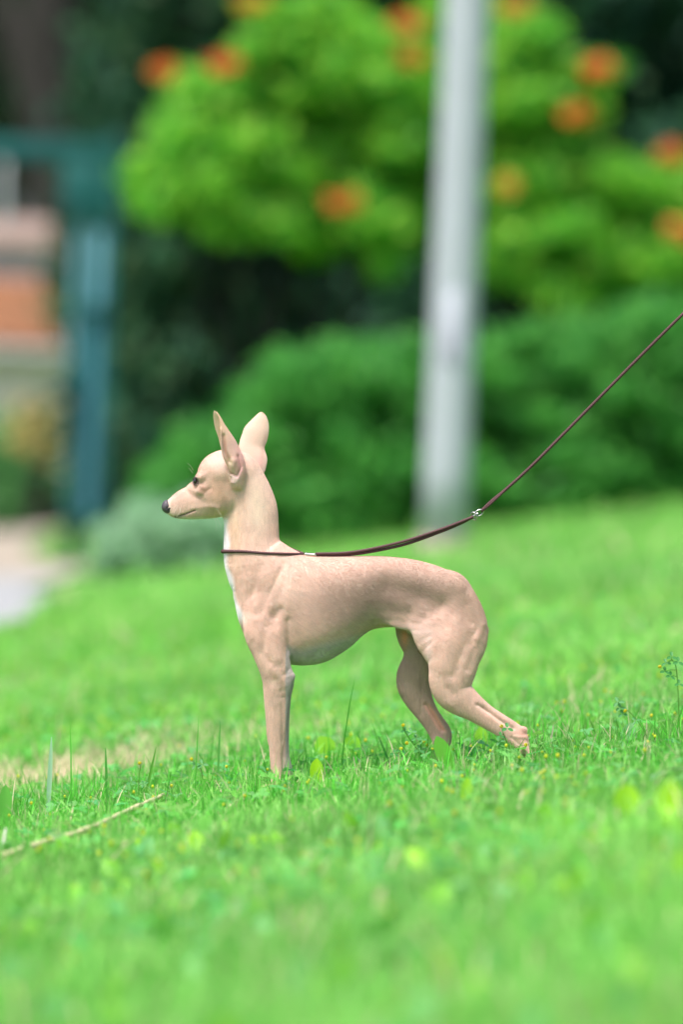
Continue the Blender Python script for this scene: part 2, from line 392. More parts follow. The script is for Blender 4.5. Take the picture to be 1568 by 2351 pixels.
def loft(st, k=8, n=28, pw=2.0):
    """stations: (front pt, back pt, half width, depth) -> tapered limb"""
    S = catmull([[(a[0] + b[0]) / 2, (a[1] + b[1]) / 2, math.hypot(a[0] - b[0], a[1] - b[1]) / 2, hw, wc] for a, b, hw, wc in st], n)
    R = S[:, 2].max() + 14; Rw = S[:, 3].max() + 14
    sl = blk((S[:, 0].min() - R, S[:, 1].min() - R, S[:, 4].min() - Rw), (S[:, 0].max() + R, S[:, 1].max() + R, S[:, 4].max() + Rw))
    U, V = np.meshgrid(gu[sl[0]], gv[sl[1]], indexing='ij'); best = np.full(U.shape, 1e9); t_a = np.zeros(U.shape); t_b = t_a.copy(); t_w = t_a.copy(); t_r = t_a.copy()
    for i in range(n - 1):
        p, q = S[i], S[i + 1]; dx, dy = q[0] - p[0], q[1] - p[1]; L2 = dx * dx + dy * dy + 1e-9
        t = np.clip(((U - p[0]) * dx + (V - p[1]) * dy) / L2, 0, 1)
        r = np.hypot(U - p[0] - t * dx, V - p[1] - t * dy); a = p[2] + t * (q[2] - p[2]); m = r / a < best
        best[m] = (r / a)[m]; t_r[m] = r[m]; t_a[m] = a[m]; t_b[m] = (p[3] + t * (q[3] - p[3]))[m]; t_w[m] = (p[4] + t * (q[4] - p[4]))[m]
    w = gw[sl[2]][None, None]; r = t_r[..., None]; a = t_a[..., None]; b = t_b[..., None]; dw = np.abs(w - t_w[..., None])
    kk = ((r / a) ** pw + (dw / b) ** pw) ** (1 / pw)
    g = ((r ** (pw - 1) / a ** pw) ** 2 + (dw ** (pw - 1) / b ** pw) ** 2) ** .5 * np.maximum(kk, 1e-4) ** (1 - pw) + 1e-6
    merge(sl, ((kk - 1) / g).clip(-40, 60).astype(np.float32), k)
def ell(c, r, k=6, ang=0, sub=False):
    """ellipsoid turned by ang degrees in the picture plane"""
    R = max(r) + 16; sl = blk((c[0] - R, c[1] - R, c[2] - R), (c[0] + R, c[1] + R, c[2] + R))
    U, V, Wq = np.meshgrid(gu[sl[0]] - c[0], gv[sl[1]] - c[1], gw[sl[2]] - c[2], indexing='ij')
    ca, sa = math.cos(math.radians(ang)), math.sin(math.radians(ang)); U, V = U * ca + V * sa, -U * sa + V * ca
    kk = np.sqrt((U / r[0]) ** 2 + (V / r[1]) ** 2 + (Wq / r[2]) ** 2); g = np.sqrt((U / r[0] ** 2) ** 2 + (V / r[1] ** 2) ** 2 + (Wq / r[2] ** 2) ** 2) + 1e-5
    d = (kk * (kk - 1) / g).clip(-40, 60).astype(np.float32)
    if sub: field[sl] = -smin(-field[sl], d, k)
    else: merge(sl, d, k)
def columns(rows, k=10, pw=2.2):
    """torso from its outline: (u, top, bottom, half width, height of widest point 0..1)"""
    R = np.array(rows, float); uu = gu; n = len(uu)
    t = np.interp(uu, R[:, 0], np.arange(len(R)), left=-1, right=-1); S = catmull(R, (len(R) - 1) * 12 + 1); ix = np.clip(t, 0, len(R) - 1) * 12
    col = [np.interp(uu, S[:, 0], S[:, j]) for j in range(1, 5)]
    ok = (uu >= R[0, 0]) & (uu <= R[-1, 0]); sl = blk((R[0, 0], R[:, 1].min() - 20, -Wd), (R[-1, 0], R[:, 2].max() + 20, Wd))
    top, bot, hw, wp = [c[sl[0]][:, None, None] for c in col]
    v = gv[sl[1]][None, :, None]; w = gw[sl[2]][None, None]
    vc = top + (bot - top) * wp; a = np.where(v < vc, vc - top, bot - vc) + 1e-3
    kk = (np.abs((v - vc) / a) ** pw + np.abs(w / hw) ** pw) ** (1 / pw) - 1
    g = np.sqrt(sum(x ** 2 for x in np.gradient(kk, STEP))) + 1e-4
    merge(sl, (kk / g).clip(-40, 60).astype(np.float32), k)

# torso
columns([(536, 1296, 1366, 10, .5), (543, 1290, 1404, 26, .55), (552, 1284, 1436, 36, .55), (575, 1276, 1484, 48, .55), (610, 1268, 1512, 57, .55), (640, 1260, 1522, 61, .55), (664, 1259, 1525, 64, .55),
         (705, 1274, 1527, 69, .55), (750, 1277, 1518, 72, .52), (800, 1277, 1488, 68, .5), (835, 1277, 1457, 61, .48), (860, 1277, 1444, 55, .46), (900, 1279, 1439, 49, .45), (954, 1286, 1440, 50, .45),
         (1005, 1300, 1445, 53, .45), (1035, 1313, 1455, 53, .45), (1058, 1326, 1465, 50, .5), (1075, 1346, 1470, 45, .5), (1090, 1368, 1474, 38, .5), (1101, 1402, 1474, 32, .5), (1112, 1424, 1466, 22, .5), (1120, 1438, 1456, 9, .5)])
# neck
loft([((512, 1120), (596, 1070), 33, 0), ((515, 1160), (618, 1112), 33, 0), ((516, 1196), (632, 1150), 34, 0), ((516, 1228), (637, 1196), 36, 0), ((515, 1262), (640, 1232), 40, 0), ((516, 1300), (652, 1268), 47, 0), ((526, 1340), (690, 1300), 54, 0)], 10)
# head
loft([((388, 1148), (398, 1182), 11, 0), ((402, 1137), (413, 1189), 14.5, 0), ((421, 1123), (434, 1191), 18, 0), ((440, 1113), (456, 1191), 21.5, 0), ((452, 1101), (478, 1189), 27, 0), ((472, 1088), (496, 1186), 32, 0)], 5, 30, 2.2)
ell((504, 1085, 0), (54, 47, 40), 14, -38)
ell((535, 1079, 0), (44, 46, 37), 18, 20)
ell((500, 1142, 0), (42, 38, 31), 20, -25)
for s in (-1, 1):
    ell((461, 1095, s * 19), (15, 11, 12), 9, -30)        # brow
    ell((463, 1126, s * 22), (15, 10, 11), 8, -15)         # cheek bone below the eye
    ell((510, 1136, s * 20), (28, 32, 14), 18, 0)         # jaw muscle
    ell((447, 1105, s * 25), (8, 9.5, 7), 3, -20, sub=True)  # eye socket
    ell((543, 1095, s * 35), (15, 30, 15), 8, -8)          # ear base
# mouth line and nostril
for i in range(13):
    t = i / 12; u = 404 + 42 * t; v = 1186.5 - 15 * t ** 1.15
    for s in (-1, 1): ell((u, v, s * (13.5 + 6.5 * t)), (4, 1.9, 7), 1.6, -20, sub=True)
# near fore leg
for s in (-1, 1):
    if s < 0:
        loft([((563, 1420), (660, 1392), 20, -40), ((560, 1458), (660, 1436), 24, -44), ((577, 1494), (663, 1484), 23, -47), ((593, 1530), (667, 1528), 20, -49), ((601.5, 1560), (672, 1556), 16.5, -49), ((605, 1594), (664, 1588), 15, -47), ((608, 1630), (660, 1626), 13, -45),
              ((612, 1670), (656, 1668), 12, -43), ((617, 1705), (652, 1705), 11.5, -41), ((619, 1735), (648, 1733), 11.5, -40), ((622, 1765), (648, 1763), 11.5, -40), ((623, 1800), (651, 1798), 12.5, -40)], 7, 44)
        ell((668, 1555, -47), (8, 12, 9), 6, 15)
        ell((625, 1812, -40), (29, 11, 15), 7, 6)
        for i, dw in enumerate((-11, -4, 4, 11)): ell((603 + abs(dw) * .5, 1815, -40 + dw), (12, 8.5, 5.2), 3, 6)
    else:
        loft([((563, 1458), (660, 1436), 22, 42), ((595, 1530), (667, 1528), 18, 46), ((604, 1560), (675, 1558), 15, 46), ((606, 1600), (668, 1590), 14, 44), ((610, 1650), (664, 1646), 12, 42), ((614, 1700), (663, 1698), 11, 40),
              ((630, 1735), (664, 1732), 11, 38), ((643, 1765), (670, 1762), 11, 37), ((651, 1797), (678, 1795), 12, 37)], 7, 44)
        ell((654, 1808, 37), (28, 11, 15), 7, 6)
        for dw in (-11, -4, 4, 11): ell((633 + abs(dw) * .5, 1811, 37 + dw), (12, 8.5, 5.2), 3, 6)
# near hind leg
loft([((960, 1395), (1086, 1352), 22, -30), ((944, 1438), (1117, 1422), 26, -36), ((958, 1468), (1120, 1456), 28, -41), ((978, 1502), (1106, 1492), 27, -44), ((985, 1534), (1095, 1528), 24, -46), ((986, 1566), (1084, 1562), 21, -46),
      ((998, 1597), (1083, 1576), 18.5, -46), ((1024, 1620), (1094, 1590), 16, -45), ((1057, 1635), (1114, 1612), 13.5, -43), ((1089, 1653), (1138, 1633), 11, -42), ((1122, 1671), (1168, 1653), 9, -41), ((1148, 1688), (1192, 1667), 8.5, -40), ((1168, 1703), (1209, 1680), 9, -40),
      ((1180, 1715), (1213, 1698), 9, -40), ((1192, 1728), (1220, 1716), 9.5, -40), ((1200, 1745), (1226, 1738), 10, -40)], 9, 60)
ell((1203, 1675, -40), (9, 7, 7), 4, 30)
ell((922, 1430, -34), (40, 15, 6), 16, 12)                                   # flank fold
ell((1203, 1755, -40), (27, 10, 14), 7, -8)
for dw in (-10, -3.5, 3.5, 10): ell((1183 + abs(dw) * .5, 1759, -40 + dw), (11, 8, 5), 3, -6)
# far hind leg
loft([((912, 1420), (1060, 1380), 20, 30), ((908, 1446), (1040, 1440), 23, 36), ((925, 1488), (1020, 1480), 23, 42), ((925, 1520), (1005, 1515), 21, 44), ((911, 1554), (994, 1550), 19, 45), ((914, 1582), (990, 1574), 17, 45),
      ((933, 1616), (993, 1599), 14, 44), ((956, 1644), (1005, 1630), 11, 43), ((974, 1668), (1021, 1655), 8.5, 42), ((986, 1688), (1035, 1675), 8, 42), ((993, 1704), (1036, 1690), 8, 41), ((999, 1720), (1028, 1712), 8.5, 41), ((1003, 1742), (1026, 1740), 9, 41), ((999, 1768), (1022, 1766), 9.5, 41)], 7, 54)
ell((998, 1774, 41), (27, 10, 14), 7, -8)
for dw in (-10, -3.5, 3.5, 10): ell((978 + abs(dw) * .5, 1778, 41 + dw), (11, 8, 5), 3, -6)
# tail tucked between the thighs
loft([((1088, 1410), (1108, 1420), 9, 0), ((1060, 1500), (1080, 1510), 7, 2), ((1005, 1500), (1015, 1520), 6, 6), ((962, 1490), (962, 1500), 4, 8)], 5, 24)

loft([((934, 1452), (948, 1444), 6, 6), ((958, 1478), (974, 1468), 7, 8), ((974, 1510), (990, 1504), 7, 10)], 4, 20)   # groin fold seen between the thighs
def surface_nets(f):
    s = f < 0; nx, ny, nz = f.shape
    cs = sum(s[a:nx - 1 + a, b:ny - 1 + b, c:nz - 1 + c].astype(np.int8) for a in (0, 1) for b in (0, 1) for c in (0, 1))
    I = np.argwhere((cs > 0) & (cs < 8)); ids = np.full((nx - 1, ny - 1, nz - 1), -1, np.int64); ids[tuple(I.T)] = np.arange(len(I))
    P = np.zeros((len(I), 3)); cnt = np.zeros(len(I)); cor = [(a, b, c) for a in (0, 1) for b in (0, 1) for c in (0, 1)]
    val = {c: f[I[:, 0] + c[0], I[:, 1] + c[1], I[:, 2] + c[2]] for c in cor}
    for c in cor:
        for ax in range(3):
            if c[ax] == 0:
                d = list(c); d[ax] = 1; d = tuple(d); a, b = val[c], val[d]; m = (a < 0) != (b < 0)
                t = np.where(m, a / np.where(m, a - b, 1), 0); p = np.array(c, float)[None].repeat(len(I), 0); p[:, ax] += t; P[m] += p[m]; cnt += m
    P = I + P / cnt[:, None]; quads = []
    for ax in range(3):
        a = [slice(None)] * 3; b = [slice(None)] * 3; a[ax] = slice(0, -1); b[ax] = slice(1, None)
        A = s[tuple(a)]; B = s[tuple(b)]; E = np.argwhere(A != B); o1, o2 = [x for x in range(3) if x != ax]
        E = E[(E[:, o1] > 0) & (E[:, o2] > 0) & (E[:, o1] < f.shape[o1] - 1) & (E[:, o2] < f.shape[o2] - 1)]
        def g(d1, d2):
            K = E.copy(); K[:, o1] -= d1; K[:, o2] -= d2; return ids[tuple(K.T)]
        q = np.stack([g(1, 1), g(0, 1), g(0, 0), g(1, 0)], -1); fl = A[tuple(E.T)] ^ (ax == 1); q[~fl] = q[~fl][:, ::-1]; quads.append(q)
    return P, np.concatenate(quads)
dv, dq = surface_nets(field)
del field
dv = dv * STEP + np.array([U0, V0, -Wd])
def relax(v, q, it, lam=.5):
    for _ in range(it):
        s = np.zeros_like(v); c = np.zeros(len(v))
        for i in range(4):
            a, b = q[:, i], q[:, (i + 1) % 4]
            for ax in range(3): s[:, ax] += np.bincount(a, v[b, ax], len(v)) + np.bincount(b, v[a, ax], len(v))
            c += np.bincount(a, minlength=len(v)) + np.bincount(b, minlength=len(v))
        v = v * (1 - lam) + lam * (s / np.maximum(c, 1)[:, None])
    return v
dv = relax(dv, dq, 2)
lam_t = .55 * np.clip((dv[:, 1] - 1190) / 30, 0, 1) * np.clip((1545 - dv[:, 1]) / 40, .12, 1)
dv = relax(dv, dq, 14, lam_t[:, None])
lam_c = .6 * np.clip((dv[:, 0] - 1000) / 40, 0, 1) * np.clip((1470 - dv[:, 1]) / 40, 0, 1)
dv = relax(dv, dq, 26, lam_c[:, None])
def vnormals(v, q):
    n = np.cross(v[q[:, 2]] - v[q[:, 0]], v[q[:, 3]] - v[q[:, 1]]); o = np.zeros_like(v)
    for i in range(4):
        for ax in range(3): o[:, ax] += np.bincount(q[:, i], n[:, ax], len(v))
    return o / (np.linalg.norm(o, axis=1)[:, None] + 1e-9)
dn = vnormals(dv, dq)
# make sure the normals point outward (towards the lens on the near flank)
k = np.argmin(np.abs(dv[:, 0] - 760) + np.abs(dv[:, 1] - 1380) + (dv[:, 2] > 0) * 1000)
if dn[k, 2] > 0: dq = dq[:, ::-1]; dn = -dn
# muscles, bones and hollows: (polyline, radius, height); negative = groove
REL = [
    ([(650, 1296), (628, 1340), (592, 1410)], 10, -2.0), ([(668, 1310), (640, 1370), (622, 1405)], 11, -1.2), ([(640, 1300), (612, 1362), (588, 1420)], 8, 1.0), ([(560, 1330), (556, 1400), (575, 1460)], 10, .9),
    ([(600, 1300), (576, 1370), (566, 1420)], 9, -1.3), ([(641, 1400), (632, 1416)], 12, -4.4), ([(622, 1395), (610, 1415)], 12, 1.6), ([(664, 1330), (655, 1390)], 20, 3.0), ([(660, 1425), (664, 1492)], 8, -2.4),
    ([(612, 1440), (602, 1500), (628, 1530)], 9, -1.4), ([(640, 1450), (640, 1510)], 12, 2.0), ([(700, 1310), (780, 1335)], 26, 1.6),
    ([(895, 1345), (960, 1368), (1010, 1388)], 24, -5.0), ([(1015, 1392), (975, 1418)], 16, -3.2), ([(1040, 1338), (1056, 1350)], 16, 3.4), ([(1086, 1365), (1100, 1420)], 14, 2.4), ([(1070, 1390), (1084, 1430)], 12, -2.0),
    ([(1108, 1434), (1095, 1465)], 8, 2.2), ([(1096, 1445), (1082, 1478)], 8, -1.6), ([(1078, 1460), (1058, 1505), (1042, 1550)], 12, -2.2), ([(1090, 1490), (1076, 1535)], 9, -1.5), ([(1045, 1430), (1018, 1530)], 20, 2.4),
    ([(1098, 1618), (1122, 1634), (1150, 1655), (1178, 1672)], 5, -2.8), ([(1112, 1625), (1118, 1634)], 7, -2.0), ([(1030, 1582), (1040, 1592)], 10, -1.3), ([(1000, 1575), (1016, 1600)], 11, 1.8), ([(1035, 1618), (1030, 1612)], 8, 1.2),
    ([(1175, 1692), (1196, 1712)], 4, -1.4), ([(1180, 1690), (1208, 1692)], 3, 1.0),
    ([(632, 1560), (640, 1600)], 7, -1.0), ([(645, 1585), (648, 1700)], 5, -1.4), ([(625, 1580), (628, 1720)], 6, .8), ([(650, 1600), (650, 1740)], 4, -1.2), ([(668, 1530), (655, 1548)], 6, -1.4), ([(624, 1532), (655, 1570)], 8, 1.0),
    ([(735, 1498), (715, 1512)], 8, -1.4), ([(700, 1492), (760, 1472), (820, 1442)], 13, -1.2), ([(855, 1432), (905, 1425), (960, 1432)], 9, -1.2),
    ([(540, 1130), (534, 1200), (526, 1290)], 10, -1.6), ([(575, 1120), (585, 1200), (592, 1260)], 20, 1.2), ([(527, 1150), (523, 1220), (522, 1300)], 7, .9),
    ([(455, 1121), (470, 1129), (482, 1122)], 5, -1.6), ([(430, 1132), (450, 1140), (470, 1154)], 7, -1.3), ([(470, 1075), (482, 1090), (470, 1104)], 7, -.8), ([(500, 1166), (488, 1162)], 5, 1.3),
    ([(450, 1097), (458, 1096)], 3, 1.2), ([(452, 1112), (460, 1117)], 5, 1.3), ([(440, 1166), (470, 1162), (500, 1164)], 6, .8),
    ([(925, 1560), (938, 1568)], 10, -1.2), ([(970, 1550), (966, 1640)], 5, -1.3), ([(978, 1618), (1004, 1656), (1016, 1676)], 6, -3.2), ([(918, 1560), (924, 1590)], 7, 1.6)]
def seg_d(p, a, b):
    d = b - a; t = np.clip(((p - a) @ d) / (d @ d + 1e-9), 0, 1); return np.linalg.norm(p - a - t[:, None] * d, axis=1)
side = np.clip(np.abs(dn[:, 2]) * 1.6 - .25, 0, 1)
disp = np.zeros(len(dv)); uv = dv[:, :2]
for pl, r, h in REL:
    pl = np.array(pl, float); lo = pl.min(0) - 3 * r; hi = pl.max(0) + 3 * r; m = np.where((uv > lo).all(1) & (uv < hi).all(1))[0]
    far_only = pl[:, 0].max() < 1030 and pl[:, 0].min() > 910 and pl[:, 1].min() > 1545
    dmin = np.min([seg_d(uv[m], pl[i], pl[i + 1]) for i in range(len(pl) - 1)], axis=0)
    e = 1.05 * h * np.exp(-(dmin / r) ** 2) * side[m]
    if far_only: e = e * (dv[m, 2] > 15)
    disp[m] += e
# ribs, faint, both flanks
rib = np.sin((dv[:, 0] - .35 * (dv[:, 1] - 1400)) / 4.1) * .28 * np.exp(-(((dv[:, 0] - 770) / 60) ** 2 + ((dv[:, 1] - 1400) / 60) ** 2)) * side
dv = dv + dn * (disp + rib)[:, None]
dv = relax(dv, dq, 1, .4); dn = vnormals(dv, dq)

# coat colours (albedo, plus shade painted on the far hind leg), linear
def blend(c, m, col): return c * (1 - m[:, None]) + np.array(col) * m[:, None]
def gs(p, c, r): return np.exp(-(((p[:, 0] - c[0]) / r[0]) ** 2 + ((p[:, 1] - c[1]) / r[1]) ** 2))
FAWN = (.72, .515, .435)
def coat(p, n):
    c = np.tile(np.array(FAWN), (len(p), 1)); u, v, w = p.T
    c = blend(c, .85 * np.clip(gs(p, (930, 1355), (150, 60)) + .6 * gs(p, (780, 1395), (110, 60)), 0, 1), (.37, .26, .212))    # saddle
    c = blend(c, .6 * gs(p, (1085, 1400), (40, 50)), (.44, .31, .235))
    c = blend(c, .5 * gs(p, (500, 1130), (30, 40)), (.52, .33, .19))
    c = blend(c, .65 * gs(p, (466, 1124), (14, 10)), (.40, .23, .15))
    c = blend(c, .55 * gs(p, (505, 1065), (22, 24)) , (.86, .70, .66))
    c = blend(c, .6 * gs(p, (415, 1145), (28, 14)), (.80, .58, .52))
    c = blend(c, .6 * gs(p, (590, 1160), (26, 80)), (.84, .70, .58))
    c = blend(c, .6 * gs(p, (540, 1220), (16, 80)), (.73, .56, .41))
    c = blend(c, .5 * gs(p, (665, 1345), (40, 40)), (.84, .66, .58))
    c = blend(c, .45 * np.clip((v - 1560) / 60, 0, 1), (.70, .50, .42))                                           # legs
    # white throat and chest stripe, wavy edge
    edge = 524 + 3 * np.sin(v / 13) + np.where(v > 1300, (v - 1300) * .27, 0)
    c = blend(c, np.clip((edge - u) / 9 + .5, 0, 1) * np.clip((v - 1185) / 8, 0, 1) * np.clip((1440 - v) / 30, 0, 1), (.84, .78, .80))
    under = np.clip(n[:, 1] * 1.5 - .1, 0, 1)
    belly = np.clip((v - (1482 - np.abs(u - 690) * .25)) / 18, 0, 1) * (u > 655) * (u < 850)
    c = blend(c, .9 * belly, (.54, .47, .46))
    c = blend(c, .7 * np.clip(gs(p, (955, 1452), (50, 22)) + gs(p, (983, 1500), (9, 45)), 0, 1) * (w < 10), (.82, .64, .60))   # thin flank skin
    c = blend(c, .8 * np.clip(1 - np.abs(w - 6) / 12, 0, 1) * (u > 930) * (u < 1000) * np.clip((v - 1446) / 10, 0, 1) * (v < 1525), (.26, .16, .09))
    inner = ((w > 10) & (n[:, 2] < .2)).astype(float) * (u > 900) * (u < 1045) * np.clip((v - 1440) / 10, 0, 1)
    c = blend(c, .55 * inner, (.33, .245, .20))  # shade on the far hind leg's inner face, painted into the coat
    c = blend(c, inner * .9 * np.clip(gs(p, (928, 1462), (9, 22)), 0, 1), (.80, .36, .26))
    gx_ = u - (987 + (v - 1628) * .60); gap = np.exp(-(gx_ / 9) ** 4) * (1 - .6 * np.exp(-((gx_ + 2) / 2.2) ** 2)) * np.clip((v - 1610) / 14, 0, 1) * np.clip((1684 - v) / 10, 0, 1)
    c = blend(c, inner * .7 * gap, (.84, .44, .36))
    c = blend(c, .8 * gs(p, (1205, 1682), (12, 16)), (.72, .43, .36))
    c = blend(c, .6 * np.clip((v - 1700) / 40, 0, 1) * (u > 642) * (u < 690) * (w > 0), (.86, .72, .66))
    c = blend(c, .8 * (gs(p, (543, 1100), (17, 30))) * (n[:, 2] ** 2), (.78, .50, .45))                         # ear base skin
    lip = np.exp(-((v - (1186.5 - 15 * np.clip((u - 404) / 42, 0, 1) ** 1.15)) / (2.4 - 1.1 * np.clip((u - 420) / 26, 0, 1))) ** 2) * ((u > 399) & (u < 449))
    c = blend(c, .85 * lip, (.09, .06, .06))
    c = blend(c, .85 * np.exp(-(((u - 447) / 9) ** 2 + ((v - 1105) / 10) ** 2) ** 2), (.13, .085, .075))
    bodyp = (v > 1280) & (v < 1500) & (u > 600); a_ = np.where(bodyp, u * .8 + v * .6, v); b_ = np.where(bodyp, v * .8 - u * .6, u + w * .5)
    c = c * (1 + .13 * (vnoise(a_ * .16 + 40, b_ + 40, .42, 33) - .5) + .04 * (vnoise(a_ * .2, b_, .9, 35) - .5))[:, None]
    k = vnoise(u + w * .7, v, .06, 31); c = c * (.95 + .10 * k[:, None])
    return np.clip(c, 0, 1)
def to_world(p): return Wp(p[:, 0], p[:, 1], D + p[:, 2] * PX)

# ears: thin cupped sheets built from rows (front edge, back edge) with bulge, joined into the body mesh
def ear(rows, wc, bulge, thick, ncol=36, nrow=60):
    """rows: (front u,v, back u,v, w front, w mid, w back) from root to tip"""
    S = catmull(rows, nrow); V = []
    for layer in (0, 1):
        for i, r in enumerate(S):
            for j in range(ncol):
                t = j / (ncol - 1); u = r[0] * (1 - t) + r[2] * t; v = r[1] * (1 - t) + r[3] * t
                w = r[4] * (1 - t) ** 2 + 2 * r[5] * t * (1 - t) + r[6] * t * t
                th = thick * (1 - .45 * i / nrow) * min(1, (3.5 * t) ** .5 + .2, (3.5 * (1 - t)) ** .5 + .2)
                V.append((u, v, w + (th if layer else -th)))
    V = np.array(V); q = []; m = nrow * ncol
    for i in range(nrow - 1):
        for j in range(ncol - 1):
            a = i * ncol + j; q.append((a, a + 1, a + ncol + 1, a + ncol)); q.append((m + a, m + a + ncol, m + a + ncol + 1, m + a + 1))
        for j in (0, ncol - 1):
            a = i * ncol + j; f = (a, a + ncol, m + a + ncol, m + a); q.append(f if j == 0 else f[::-1])
    for j in range(ncol - 1):
        a = (nrow - 1) * ncol + j; q.append((a, a + 1, m + a + 1, m + a))
    return V, np.array(q)
# near ear: outer sheet rises from the round base, its front margin folds and the far margin shows as a pale strip
E = []
E.append((*ear([(528, 1108, 556, 1112, -38, -52, -36), (527, 1090, 563, 1092, -42, -60, -40), (522, 1072, 564, 1070, -46, -64, -42), (513, 1052, 559, 1050, -50, -68, -44), (507.5, 1032, 549, 1028, -54, -68, -46), (506, 1012, 539, 1009, -58, -67, -50),
                (505.5, 992, 527, 991, -60, -66, -54), (504.5, 975, 516, 975, -61, -64, -58), (501, 958, 507, 959, -62, -63, -60), (496, 946, 498, 946, -62, -62, -61)], 0, 0, 1.9), (.74, .48, .42), 0))
E.append((*ear([(516, 1050, 535, 1048, -36, -34, -36), (506, 1025, 522, 1025, -42, -40, -44), (501, 1005, 514, 1005, -46, -44, -50), (494, 985, 510, 985, -50, -48, -56), (490, 965, 506, 967, -55, -52, -60), (489.5, 950, 499, 953, -59, -58, -62), (491, 943.5, 495, 944.5, -61, -61, -62)], 0, 0, 1.6), (.78, .56, .43), 1))
# far ear: broad back surface
E.append((*ear([(556, 1072, 603, 1094, 26, 22, 30), (552, 1050, 610, 1074, 28, 22, 34), (548, 1028, 613, 1052, 32, 26, 38), (551, 1010, 607, 1030, 38, 30, 44), (555, 998, 613, 1012, 42, 32, 48), (561, 982, 616.5, 993, 46, 36, 51), (571, 970, 617, 977, 50, 42, 54), (582, 959, 614, 963, 54, 48, 56), (591, 950.5, 609, 953, 57, 53, 58), (598, 946.2, 602, 946.5, 58, 57, 58)], 0, 0, 2.0), (.72, .53, .43), 2))
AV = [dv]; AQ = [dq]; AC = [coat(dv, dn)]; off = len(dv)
for V, q, col, kind in E:
    c = np.tile(np.array(col), (len(V), 1)); 
    if kind == 0:
        for pl, r, h in (([(505, 985), (508, 1032), (516, 1062), (527, 1092)], 3.2, -3.4), ([(513, 1000), (517, 1036), (526, 1060)], 4, 2.6), ([(536, 1058), (534, 1070)], 7, -3.0), ([(546, 1046), (553, 1072), (544, 1092), (530, 1086)], 3.4, 2.6), ([(545, 1104), (538, 1108)], 8, -2.2)):
            pl = np.array(pl, float); dd = np.min([seg_d(V[:, :2], pl[i], pl[i + 1]) for i in range(len(pl) - 1)], axis=0); V[:, 2] += 1.2 * h * np.exp(-(dd / r) ** 2)
            if h > 0: c = blend(c, .55 * np.exp(-(dd / r) ** 2), (.46, .20, .15))
        c = blend(c, np.clip((1020 - V[:, 1]) / 40, 0, 1) * .8, (.76, .52, .36)); c = blend(c, .8 * gs(V, (528, 1062), (10, 12)), (.80, .58, .44))
        c = blend(c, .8 * gs(V, (550, 1065), (11, 36)), (.74, .38, .38)); c = blend(c, .6 * gs(V, (520, 1080), (5, 20)), (.66, .34, .25))
        c = blend(c, .6 * gs(V, (538, 1100), (12, 12)), (.80, .62, .62))
    if kind == 2: c = blend(c, .5 * np.exp(-((V[:, 0] - (612 - (V[:, 1] - 990) * .18)) / 5) ** 2) * np.clip((V[:, 1] - 985) / 20, 0, 1), (.50, .30, .24)); c = blend(c, .7 * gs(V, (598, 1062), (18, 22)), (.78, .50, .46)); c = blend(c, .5 * np.clip((985 - V[:, 1]) / 30, 0, 1), (.70, .50, .38))  # first blend paints edge shading down the far ear's back margin
    AV.append(V); AQ.append(q + off); AC.append(c); off += len(V)
allV = np.concatenate(AV); allQ = np.concatenate(AQ); allC = np.concatenate(AC)
M_coat = mat('short_fawn_coat', attr=True, rough=.62, sheen=.18, spec=.25, sss=.10, bump=(700, .06, .0006))
dog_base = to_world(np.array([[900., 1785., 0.]]))[0]
dog = empty('dog', (dog_base[0], dog_base[1], float(gz(dog_base[0], dog_base[1]))))
tag(dog, 'slender fawn dog with large upright ears standing in profile on the grass', 'dog')
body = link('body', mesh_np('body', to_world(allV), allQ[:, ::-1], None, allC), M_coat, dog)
print('dog verts', len(allV))

# nose leather: shaped pad with nostril
M_nose = mat('nose_leather', (.075, .062, .080), .40, bump=(1600, .5, .0008), spec=.5, noise=(300, .5, (.11, .09, .11)))
nm = MB()
def pxball(mb, c, r, ang, n=14, col=None, dent=None):
    t = MB(); t.ball((0, 0, 0), r, n); P = t.v[0]; ca, sa = math.cos(math.radians(ang)), math.sin(math.radians(ang))
    if dent is not None: P = dent(P)
    X = P[:, 0] * ca - P[:, 1] * sa; Y = P[:, 0] * sa + P[:, 1] * ca
    mb.add(to_world(np.stack([X, Y, P[:, 2]], -1) + np.array(c)), t.q[0], None, col)
def dentf(P):
    P = P.copy()
    for s in (-1, 1):
        d = np.sqrt(((P[:, 0] - 3.2) / 4.2) ** 2 + ((P[:, 1] - 3.0) / 3.0) ** 2 + ((P[:, 2] - s * 11) / 5) ** 2); P[:, 2] -= s * 4.0 * np.exp(-d ** 2)
    P[:, 0] += .05 * P[:, 1] ** 2 * .3
    return P
pxball(nm, (382, 1165.5, 0), (11.5, 17.0, 12.5), -24, 24, dent=dentf)
nose = nm.build('nose', M_nose, dog)
M_nostril = mat('nostril_shadow', (.012, .01, .012), .6)
for s in (-1, 1):
    t = MB(); pxball(t, (386.5, 1168.8, s * 9.6), (5.2, 2.6, 2.8), -38, 10); t.build('nostril', M_nostril, nose)
M_eye = mat('eye', (.012, .010, .012), .06, spec=.8, coat=1.0); M_lid = mat('eyelid_skin', (.10, .065, .06), .5)
for s in (-1, 1):
    t = MB(); pxball(t, (446.8, 1104.5, s * 20), (5.0, 7.4, 6.0), 0, 14); e = t.build('eye', M_eye, dog)
    for up, arc in ((1, [(442.5, 1101.5), (446, 1096.4), (452, 1097.2), (455.5, 1102)]), (0, [(442.8, 1104), (444.6, 1111), (449.5, 1112.8), (455.5, 1104)])):
        P = catmull([(a, b, s * (24.2 + (1.6 if i in (1, 2) else 0))) for i, (a, b) in enumerate(arc)], 14)
        t = MB(); t.tube(to_world(P), PX * 1.25, 6); t.build('eyelid', M_lid, e)
